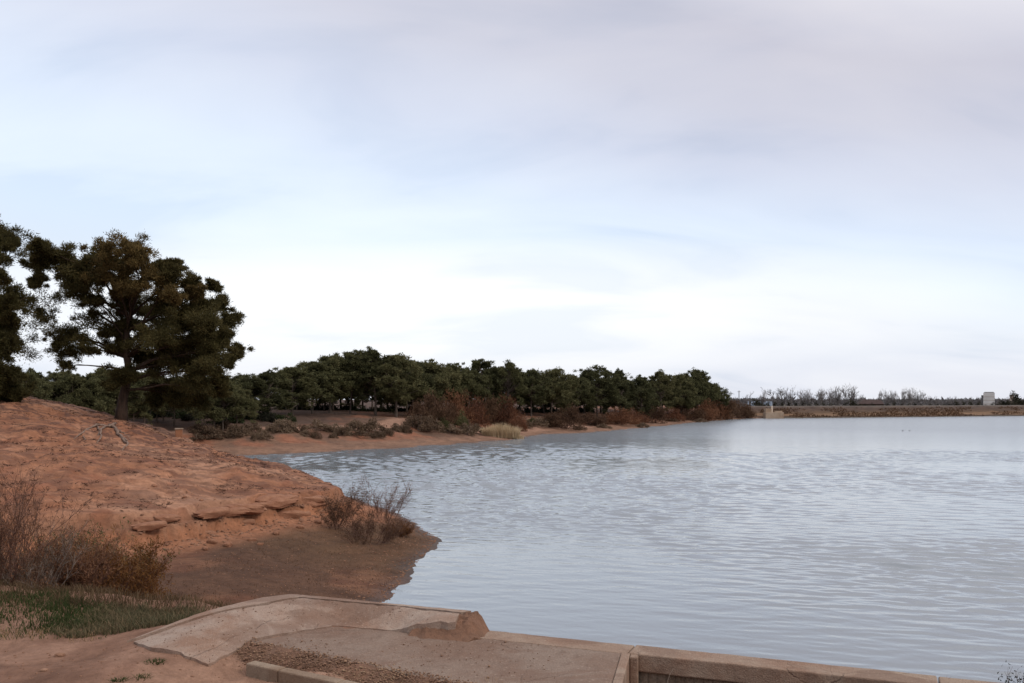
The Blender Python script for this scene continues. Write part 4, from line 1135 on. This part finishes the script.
def bank_z(x, y): return np.interp((x-ka[0])*kn[0]+(y-ka[1])*kn[1], [.05, .12, .24, .40, .52], [2.14, 2.195, 2.235, 2.268, 2.19])
tag(grass_strip('dry_bank_grass', P8, 420, .075, DRYG, 38, .003, bank_z), 'sparse dry stalks on the gravelly edge of the platform', 'grass', kind='stuff')
P3 = [(-12, 17), (-6, 17), (-4, 18), (-3.2, 23), (-3, 29), (-2.9, 33), (-4.5, 35.5), (-6.5, 33), (-7.6, 28), (-8.5, 23), (-12, 20)]
tag(grass_strip('beach_litter_grass', P3, 9000, .07, RUSTD, 33, .008), 'short dry brown litter and grass over the damp beach', 'grass', kind='stuff')
P4 = [(-9, 10.9), (-5, 10.6), (-4.6, 10.35), (-5, 11.0), (-9, 11.5)]
tag(grass_strip('dry_verge_grass', P4, 600, .10, DRYG, 34), 'sparse straw-coloured grass fringe along the dirt track', 'grass', kind='stuff')
P5 = [tuple(W(5.4, -.40)), tuple(W(8.8, -.40)), tuple(W(8.8, -1.3)), tuple(W(6.4, -1.2))]
tag(grass_strip('pit_grass', P5, 2600, .34, GREENG, 35), 'dark green grass growing in the pit behind the retaining wall', 'grass', kind='stuff')

# dry grass tufts behind the ramp
tf = [(332, 594, .34, 'short grey-green dry tuft at the ramp edge, farthest left'), (352, 592, .42, 'straw-coloured tuft behind the ramp, left of the tallest one'),
      (366, 591, .55, 'tallest straw-coloured tuft behind the ramp'), (382, 592, .45, 'straw tuft leaning towards the water'), (396, 592, .26, 'small tuft at the water corner of the ramp'),
      (318, 592, .22, 'smallest green tuft on the ramp edge joint')]
for i, (px, py, h_, lab) in enumerate(tf):
    Y = [12.6, 13.3, 13.6, 13.9, 13.2, 12.1][i]; X = (px-512)/F*Y
    o = grass_mesh('dry_grass_tuft', [170, 190, 240, 170, 80, 90][i], .5, .4, h_+.22, [GREYG, DRYG, DRYG, DRYG, DRYG, GREYG][i], 80+i, .004, .55)
    o.location = (X, Y, gz(X, Y)); tag(o, lab, 'grass tuft')
# little weeds on the dirt
for i, (px, py, w_, lab) in enumerate([(155, 663, .16, 'small dark green weed at the corner of the ramp'), (140, 678, .18, 'dark weed on the dirt near the bottom of the frame'), (118, 681, .12, 'tiny weed left of the dark bottom weed')]):
    X, Y, Z = at(px, py); o = grass_mesh('weed', 150, w_*1.3, w_, .09, GREENG, 90+i, .006, .8); o.location = (X, Y, Z); tag(o, lab, 'weed')
# dead weeds on the retaining wall and in the pit
dw = twig_bush('dead_weed', (*W(8.28, -.10), 2.27), 21, .25, .26, 5, DARKS, 90, TWIG, .004, .03, .008, kids=4, levels=1)
tag(dw, 'dark dead weed with seed heads on the wall coping at the right', 'weed')
dw = twig_bush('dead_weed', (*W(7.7, -.05), 2.26), 22, .12, .16, 3, None, 0, TWIG, .003, kids=3, levels=1)
tag(dw, 'little dead twig in the coping crack', 'weed')
dw = twig_bush('dead_weed', (*W(8.75, -.2), 2.26), 24, .3, .22, 6, None, 0, TWIG, .003, kids=3, levels=1)
tag(dw, 'thin dead stalks on the coping at the right edge of the frame', 'weed')
dw = twig_bush('dry_branch', (*W(5.35, -.75), 1.4), 23, .8, .85, 6, None, 0, TWIGG, .008, kids=5, levels=1)
tag(dw, 'dry bare branches lying in the pit against the wall', 'branch')
dw = twig_bush('dead_weed', (*W(6.7, -.42), 1.75), 26, .2, .62, 3, None, 0, TWIG, .004, kids=3, levels=1)
tag(dw, 'upright dead stalk rising in front of the retaining wall', 'weed')
for i, (px, py) in enumerate([(492, 680), (452, 678)]):
    o = grass_mesh('dry_grass_tuft', [34, 22][i], .2, .14, [.22, .16][i], DRYG, 97+i, .003, .6); Y = 8.8+.15*i; o.location = ((px-512)/F*Y, Y, 2.2)
    tag(o, ['sparse dry stalks on the platform edge at the bottom of the frame', 'shorter dry stalks left of the sparse ones on the platform edge'][i], 'grass tuft')

# orange brick block on the back of the hill
X, Y, Z = at(179, 437)
bt = empty('brick_pillar', (X, Y, Z), .3); tag(bt, 'short orange brick pillar with pale cap behind the red hill', 'pillar')
m = MB(); m.box((0, 0, .15), (.34, .32, .5)); bevel(m.build('shaft', BRICKM, bt), .02)
m = MB(); m.box((0, 0, .43), (.42, .40, .07)); bevel(m.build('cap', KERB, bt), .015)

# ------------------------------------------------------------------ beyond the dam
def bare(seed, h, leafy=0, spread=.5):
    rng = np.random.default_rng(seed); m = MB(); tips = []
    def grow(p, d, L, r, lev):
        n = 4; pts = [p]; q = p; dd_ = d
        for i in range(n-1):
            dd_ = dd_+rng.normal(0, .12, 3)+np.array([0, 0, .06]); dd_ /= np.linalg.norm(dd_); q = q+dd_*L/(n-1); pts.append(q)
        m.tube(pts, np.linspace(r, r*.5, n), 3, cap=False); tips.append(q)
        if lev:
            for _ in range([6, 6, 7][lev % 3]):
                nd = dd_+rng.normal(0, spread, 3); nd[2] = abs(nd[2])+.2; nd /= np.linalg.norm(nd)
                grow(pts[rng.integers(1, n)], nd, L*rng.uniform(.4, .65), r*.55, lev-1)
    for s in range(rng.integers(1, 4)):
        d = np.array([rng.normal(0, .2), rng.normal(0, .2), 1.]); d /= np.linalg.norm(d)
        grow(np.array([rng.normal(0, .2), rng.normal(0, .2), -.2]), d, h*.62, .12, 3)
    if leafy:
        t = np.array(tips); c = t[rng.integers(0, len(t), leafy)]+rng.normal(0, .12, (leafy, 3))
        v, f = tri_cloud(c, np.tile([0, 0, .3], (leafy, 1)), .3, .12, rng); m.add(v, f.tolist(), 1)
    return m.build('bare_tree', [BARE, DARKS])
BT = [bare(501, 7), bare(502, 7, 0, .4), bare(503, 7, 110), bare(504, 7, 0, .6), bare(505, 7, 60, .35)]
br = [(753, 393, 1), (762, 393, 3), (776, 389, 2), (785, 388, 2), (791, 391, 4), (797, 394, 1), (803, 393, 0), (809, 392, 3), (815, 392, 1), (821, 392, 4), (825, 391, 2), (831, 392, 0),
      (837, 390, 3), (842, 388, 1), (847, 389, 0), (852, 392, 4), (857, 393, 1), (862, 397, 3), (881, 394, 0), (887, 393, 4), (893, 394, 3), (899, 394, 1), (905, 392, 0), (911, 391, 3), (917, 393, 4),
      (922, 396, 1), (929, 398, 0), (936, 398, 3), (943, 398, 1), (950, 399, 0), (957, 398, 3), (964, 399, 1), (971, 399, 0), (978, 399, 4), (1000, 400, 3), (1008, 399, 0), (1016, 398, 1)]
labs = {0: 'faint bare tree above the dark bush left of the stone intake', 2: 'bare tree with clinging dark leaves behind the stone intake', 3: 'tallest leaf-tufted tree right of the stone intake',
        10: 'brownish leafy-topped tree in the middle of the bare row', 13: 'tallest bare tree, left of the long brown barn', 17: 'small tree at the left end of the barn roof', 18: 'bare tree at the right end of the long brown barn',
        23: 'densest bare tree right of the long brown barn', 33: 'bare tree just left of the white building', 36: 'bare tree at the right edge of the frame, past the beige house'}
for i, (px, top, k) in enumerate(br):
    Y = 282+R_.uniform(0, 26)+(px-760)*.14
    X = (px-512)/F*Y; Z = gz(X, Y); H = CAMZ+(HY-top)*Y/F-Z
    o = BT[k]
    if o.name in used: o = o.copy(); COL.objects.link(o)
    else: used[o.name] = 1
    H *= 1.12; o.location = (X, Y, Z); s_ = H/7.6; o.scale = (s_, s_, s_); o.rotation_euler = (0, 0, R_.random()*6.28)
    if i in labs: tag(o, labs[i], 'tree', 'bare trees beyond the dam')
    else: tag(o, 'slender leafless tree in the row beyond the dam', 'tree', 'bare trees beyond the dam')
# dark hedge bushes under them
DB = dome('hedge_bush', 601, 4, 2.4, 18, DARKS, 1500, .3, .09, .4)
hb = [(757, 408, 26, 9, 'large dark evergreen mound left of the stone intake'), (1016, 408, 22, 16, 'dark evergreen at the right edge of the frame beyond the dam'), (1003, 408, 14, 8, 'dark round evergreen right of the white building'), (853, 408, 20, 8, 'dark bush at the left end of the long barn')]
for px, py, w_, h_, lab in hb:
    Y = 280. if px < 900 else 312.; X = (px-512)/F*Y; Z = gz(X, Y); o = DB.copy() if DB.name in used else DB
    if DB.name in used: COL.objects.link(o)
    used[DB.name] = 1
    o.location = (X, Y, Z-.2); s_ = w_*Y/F/4; top = CAMZ+(HY-(py-h_))*Y/F; o.scale = (s_, s_, (top-Z+.2)/2.4); tag(o, lab, 'bush')
for i, px in enumerate(range(768, 1024, 7)):
    Y = 278+R_.uniform(-3, 12)+(px-760)*.1; X = (px-512)/F*Y; Z = gz(X, Y); o = DB.copy(); COL.objects.link(o)
    top = CAMZ+(HY-R_.uniform(401, 405))*Y/F
    o.location = (X, Y, Z-.3); s_ = R_.uniform(9, 13)*Y/F/4; o.scale = (s_, s_, (top-Z+.3)/2.4); o.rotation_euler = (0, 0, R_.random()*6)
    tag(o, 'dark low hedge bush under the bare trees beyond the dam', 'bush', 'hedge bushes beyond the dam')

# low scrub of the plain behind, one far mass
rgs = np.random.default_rng(44); n = 18000
X = rgs.uniform(80, 560, n); Y = 430+rgs.random(n)*260; hh = 1.6+3.0*np.clip(fbm(X*.03, Y*.03, 4, 3)+.42, 0, 1)
C = np.stack([X, Y, 1.4+hh*rgs.random(n)**.8], 1)
vv, ff = tri_cloud(C, np.tile([0, 0, .4], (n, 1)), 1.8, .6, rgs, .8)
tag(mesh_obj('distant_scrub', vv, ff, SCRUB), 'faint grey-brown scrub along the horizon beyond the dam', 'scrub', kind='stuff')
def fx(px, Y): return (px-512)/F*Y
def fz(py, Y): return CAMZ+(HY-py)*Y/F
# white building
Y = 330.; x0, x1 = fx(984, Y), fx(994, Y); zt = fz(392.6, Y); zb = gz((x0+x1)/2, Y)
wb = empty('white_building', ((x0+x1)/2, Y, zb), -math.atan2((x0+x1)/2, Y)); tag(wb, 'small white flat-roofed building beyond the dam at the right', 'building')
m = MB(); m.box((0, 0, (zt-zb)/2), (x1-x0, 6, zt-zb)); m.build('wall', WHITE, wb)
m = MB(); m.box((0, 0, zt-zb+.12), (x1-x0-.6, 5.6, .24)); m.build('roof', GREYW, wb)
m = MB(); m.box((-(x1-x0)/2-.35, .6, (zt-zb)*.42), (.66, 4, (zt-zb)*.84)); m.build('annex', GREYW, wb)
for q in range(3):
    m = MB(); m.box((0, -3.02, (zt-zb)*(.3+.22*q)), (x1-x0+.04, .06, .10)); m.build('string_course', BEIGE, wb)
# long barn
Y = 300.; x0, x1 = fx(858, Y), fx(882.5, Y); zt = fz(399.6, Y); zb = gz((x0+x1)/2, Y)
bb = empty('barn', ((x0+x1)/2, Y, zb), -math.atan2((x0+x1)/2, Y)); tag(bb, 'long low barn with dark red roof among the bare trees', 'building')
wz = (zt-zb)*.6
m = MB(); m.box((0, 0, wz/2), (x1-x0, 6, wz)); m.build('wall', BARNW, bb)
m = MB(); hw = (x1-x0)/2+.2
m.add([(-hw, -3.4, wz-.1), (hw, -3.4, wz-.1), (hw-1.1, 0, zt-zb), (-hw+1.1, 0, zt-zb), (-hw, 3.4, wz-.1), (hw, 3.4, wz-.1)], [[0, 1, 2, 3], [4, 3, 2, 5], [0, 3, 4], [1, 5, 2], [0, 4, 5, 1]]); m.build('roof', ROOFM, bb)
# beige house
Y = 335.; x0, x1 = fx(1010, Y), fx(1014, Y); zt = fz(395.5, Y); zb = gz((x0+x1)/2, Y)
be = empty('beige_house', ((x0+x1)/2, Y, zb), -math.atan2((x0+x1)/2, Y)); tag(be, 'narrow beige house partly hidden by dark trees at the right edge', 'building')
m = MB(); m.box((0, 0, (zt-zb)/2), (x1-x0, 3.5, zt-zb)); m.build('wall', BEIGE, be)
m = MB(); m.box((0, 0, zt-zb+.15), (x1-x0+.4, 3.9, .28)); m.build('roof', ROOFM, be)
# low pale sheds left of the trees
Y = 310.
for i, (pa, pb, pt_) in enumerate([(748, 761, 401.0), (762, 772, 401.5)]):
    x0, x1 = fx(pa, Y), fx(pb, Y); zt = fz(pt_, Y); zb = gz((x0+x1)/2, Y)
    gh = empty('greenhouse', ((x0+x1)/2, Y, zb), -math.atan2((x0+x1)/2, Y)); tag(gh, ['long pale blue shed behind the dark evergreen mound', 'shorter pale blue shed above the stone intake'][i], 'shed')
    m = MB(); m.box((0, 0, (zt-zb)/2), (x1-x0, 5, zt-zb)); m.build('wall', PLAST, gh)
    m = MB()
    for q in range(4): m.box((-(x1-x0)/2+(q+.5)*(x1-x0)/4, -2.55, (zt-zb)/2), (.12, .08, zt-zb-.05))
    m.build('frame', GREYW, gh)
    Y = 318.
# stone intake on the dam
Y = 235.; X = fx(774, Y)
it = empty('stone_intake', (X, Y, 0)); tag(it, 'stone water intake with a small pale hut at the left end of the dam', 'intake')
m = MB(); m.box((0, .5, .55), (4.7, 2.4, 2.0)); bevel(m.build('base', STONE, it), .05)
m = MB(); m.box((-1.4, .7, 2.0), (1.6, 1.6, 1.0)); m.box((1.2, .6, 1.72), (1.9, 1.2, .36)); bevel(m.build('block', STONE, it), .05)
m = MB(); m.box((-.45, .4, 2.35), (.42, .42, 1.7)); bevel(m.build('post', CREAM, it), .03)
# utility pole
Y = 252.; X = fx(739, Y); Z = gz(X, Y)
up = empty('utility_pole', (X, Y, Z)); tag(up, 'thin dark utility pole rising behind the last tamarisk', 'pole')
h_ = fz(390.5, Y)-Z
m = MB(); m.tube([(0, 0, -.3), (0, 0, h_/2), (0, 0, h_)], [.13, .11, .085], 8); m.build('post', POLE, up)
m = MB(); m.box((0, 0, h_-.35), (.9, .1, .1)); m.build('crossarm', POLE, up)
# two ducks on the lake
def duck():
    m = MB()
    P = np.array([(-.26, 0, .10), (-.16, 0, .08), (0, 0, .07), (.13, 0, .09), (.19, 0, .14), (.21, 0, .21), (.25, 0, .25), (.29, 0, .245), (.35, 0, .235)])
    m.tube(P, [.015, .07, .10, .085, .05, .04, .045, .028, .012], 8); return m.build('duck', DUCKM, None, True)
d0 = duck(); d1 = d0.copy(); COL.objects.link(d1)
for o, px, lab in ((d0, 902.5, 'left one of two small dark ducks far out on the lake'), (d1, 909.5, 'right one of two small dark ducks far out on the lake')):
    Y = 142.; o.location = (fx(px, Y), Y, -.01); o.rotation_euler = (0, 0, .3); tag(o, lab, 'duck', 'ducks on the lake')
d0.scale = (.62, .62, .62); d1.scale = (.55, .55, .55)
# floating twig by the spit
m = MB(); rg = np.random.default_rng(6)
for k in range(7):
    a = rg.uniform(-.4, .4, 2); m.tube([(a[0], a[1], .0), (a[0]+rg.uniform(-.2, .2), a[1], .06), (a[0]+rg.uniform(-.3, .3), a[1]+.1, .14)], [.012, .01, .005], 4)
o = m.build('floating_twigs', TWIG); Y = 27.8; o.location = (fx(397, Y), Y, .0); tag(o, 'few dark twigs poking out of the water beside the spit', 'twigs')

# ------------------------------------------------------------------ sky, sun, camera
SUN_E, SUN_A = math.radians(38), math.radians(118)      # elevation; azimuth clockwise from +Y
w = bpy.data.worlds.new('World'); S.world = w; w.use_nodes = True
nt = w.node_tree; bg = nt.nodes['Background']
sky = N(nt, 'ShaderNodeTexSky'); sky.sky_type = 'NISHITA'; sky.sun_disc = False
sky.sun_elevation = SUN_E; sky.sun_rotation = SUN_A; sky.dust_density = 2.0
tc = N(nt, 'ShaderNodeTexCoord'); sep = N(nt, 'ShaderNodeSeparateXYZ'); nt.links.new(tc.outputs['Generated'], sep.inputs[0])
zc = math_(nt, 'MAXIMUM', sep.outputs['Z'], 0.0)
zz = math_(nt, 'ADD', zc, .32)
cx = math_(nt, 'DIVIDE', sep.outputs['X'], zz); cy = math_(nt, 'DIVIDE', sep.outputs['Y'], zz)
cmb = N(nt, 'ShaderNodeCombineXYZ'); nt.links.new(cx, cmb.inputs[0]); nt.links.new(cy, cmb.inputs[1])
n1 = noise(nt, mapping(nt, cmb.outputs[0], (1, 1, 1), (0, 0, .5)), .55, 5, .5, .3)
n2 = noise(nt, mapping(nt, cmb.outputs[0], (.7, 1.6, 1), (0, 0, -.2)), 1.9, 5, .5, .5)
# height in the sky, pushed about by the cloud field
lift = math_(nt, 'ADD', zc, math_(nt, 'MULTIPLY', math_(nt, 'SUBTRACT', n1, .5), .20))
sx = math_(nt, 'MULTIPLY', sep.outputs['X'], math_(nt, 'MULTIPLY', zc, .75))
lift = math_(nt, 'ADD', lift, sx)
base = ramp(nt, lift, [(0.0, (.83, .85, .91)), (.045, (.83, .86, .93)), (.10, (.85, .89, .95)), (.155, (.775, .865, .975)), (.205, (.72, .805, .94)), (.27, (.66, .70, .82)), (.34, (.635, .64, .725)), (.42, (.62, .61, .68)), (.55, (.85, .84, .88)), (1.0, (1.5, 1.47, 1.47))])
# the brighter break in the cloud low over the lake
bx = math_(nt, 'DIVIDE', math_(nt, 'SUBTRACT', sep.outputs['X'], .0), .34); bz = math_(nt, 'DIVIDE', math_(nt, 'SUBTRACT', zc, .098), .050)
r2 = math_(nt, 'ADD', math_(nt, 'MULTIPLY', bx, bx), math_(nt, 'MULTIPLY', bz, bz))
r2 = math_(nt, 'ADD', r2, math_(nt, 'MULTIPLY', math_(nt, 'SUBTRACT', n2, .5), 2.2))
brk = math_(nt, 'MULTIPLY', math_(nt, 'GREATER_THAN', sep.outputs['Y'], 0), ramp(nt, math_(nt, 'MULTIPLY', r2, .4), [(.0, (1,)*3), (.95, (0,)*3)]))
base = mix(nt, brk, base, mix(nt, .5, (1.02, 1.02, 1.02), base))
base = mix(nt, math_(nt, 'MULTIPLY', brk, .6), base, (1.0, 1.0, 1.01))
streak = ramp(nt, n2, [(.34, (.855, .89, .94)), (.47, (.98, .985, 1.0)), (.66, (1.06, 1.05, 1.035))])
cl_ = mix(nt, 1.0, base, streak, 'MULTIPLY')
n3 = noise(nt, mapping(nt, cmb.outputs[0], (.35, .8, 1), (0, 0, .9)), .8, 4, .5, .4)
cl_ = mix(nt, 1.0, cl_, ramp(nt, n3, [(.35, (.93, .93, .95)), (.6, (1.04, 1.04, 1.03))]), 'MULTIPLY')
cl_ = mix(nt, 1.0, cl_, (9.4, 9.4, 9.4), 'MULTIPLY')
mx = mix(nt, .90, sky.outputs[0], cl_)
nt.links.new(mx, bg.inputs['Color']); bg.inputs['Strength'].default_value = .1

sd_ = bpy.data.lights.new('sun', 'SUN'); sd_.energy = 1.15; sd_.angle = math.radians(14); sd_.color = (1, .93, .84)
so = bpy.data.objects.new('sun', sd_); COL.objects.link(so)
import mathutils
dv = mathutils.Vector((math.sin(SUN_A)*math.cos(SUN_E), math.cos(SUN_A)*math.cos(SUN_E), math.sin(SUN_E)))
so.rotation_euler = dv.to_track_quat('Z', 'Y').to_euler(); so.location = (30, -20, 60)

cam = bpy.data.cameras.new('camera'); co_ = bpy.data.objects.new('camera', cam); COL.objects.link(co_); S.camera = co_
co_.location = (0, 0, CAMZ); co_.rotation_euler = (PI/2, 0, 0)
cam.sensor_width = 36; cam.lens = 36*F/1024; cam.shift_y = (HY-341.5)/1024
cam.clip_start = .1; cam.clip_end = 10000
S.view_settings.view_transform = 'Standard'; S.view_settings.look = 'None'; S.view_settings.gamma = 1; S.view_settings.exposure = .25
S.cycles.max_bounces = 5
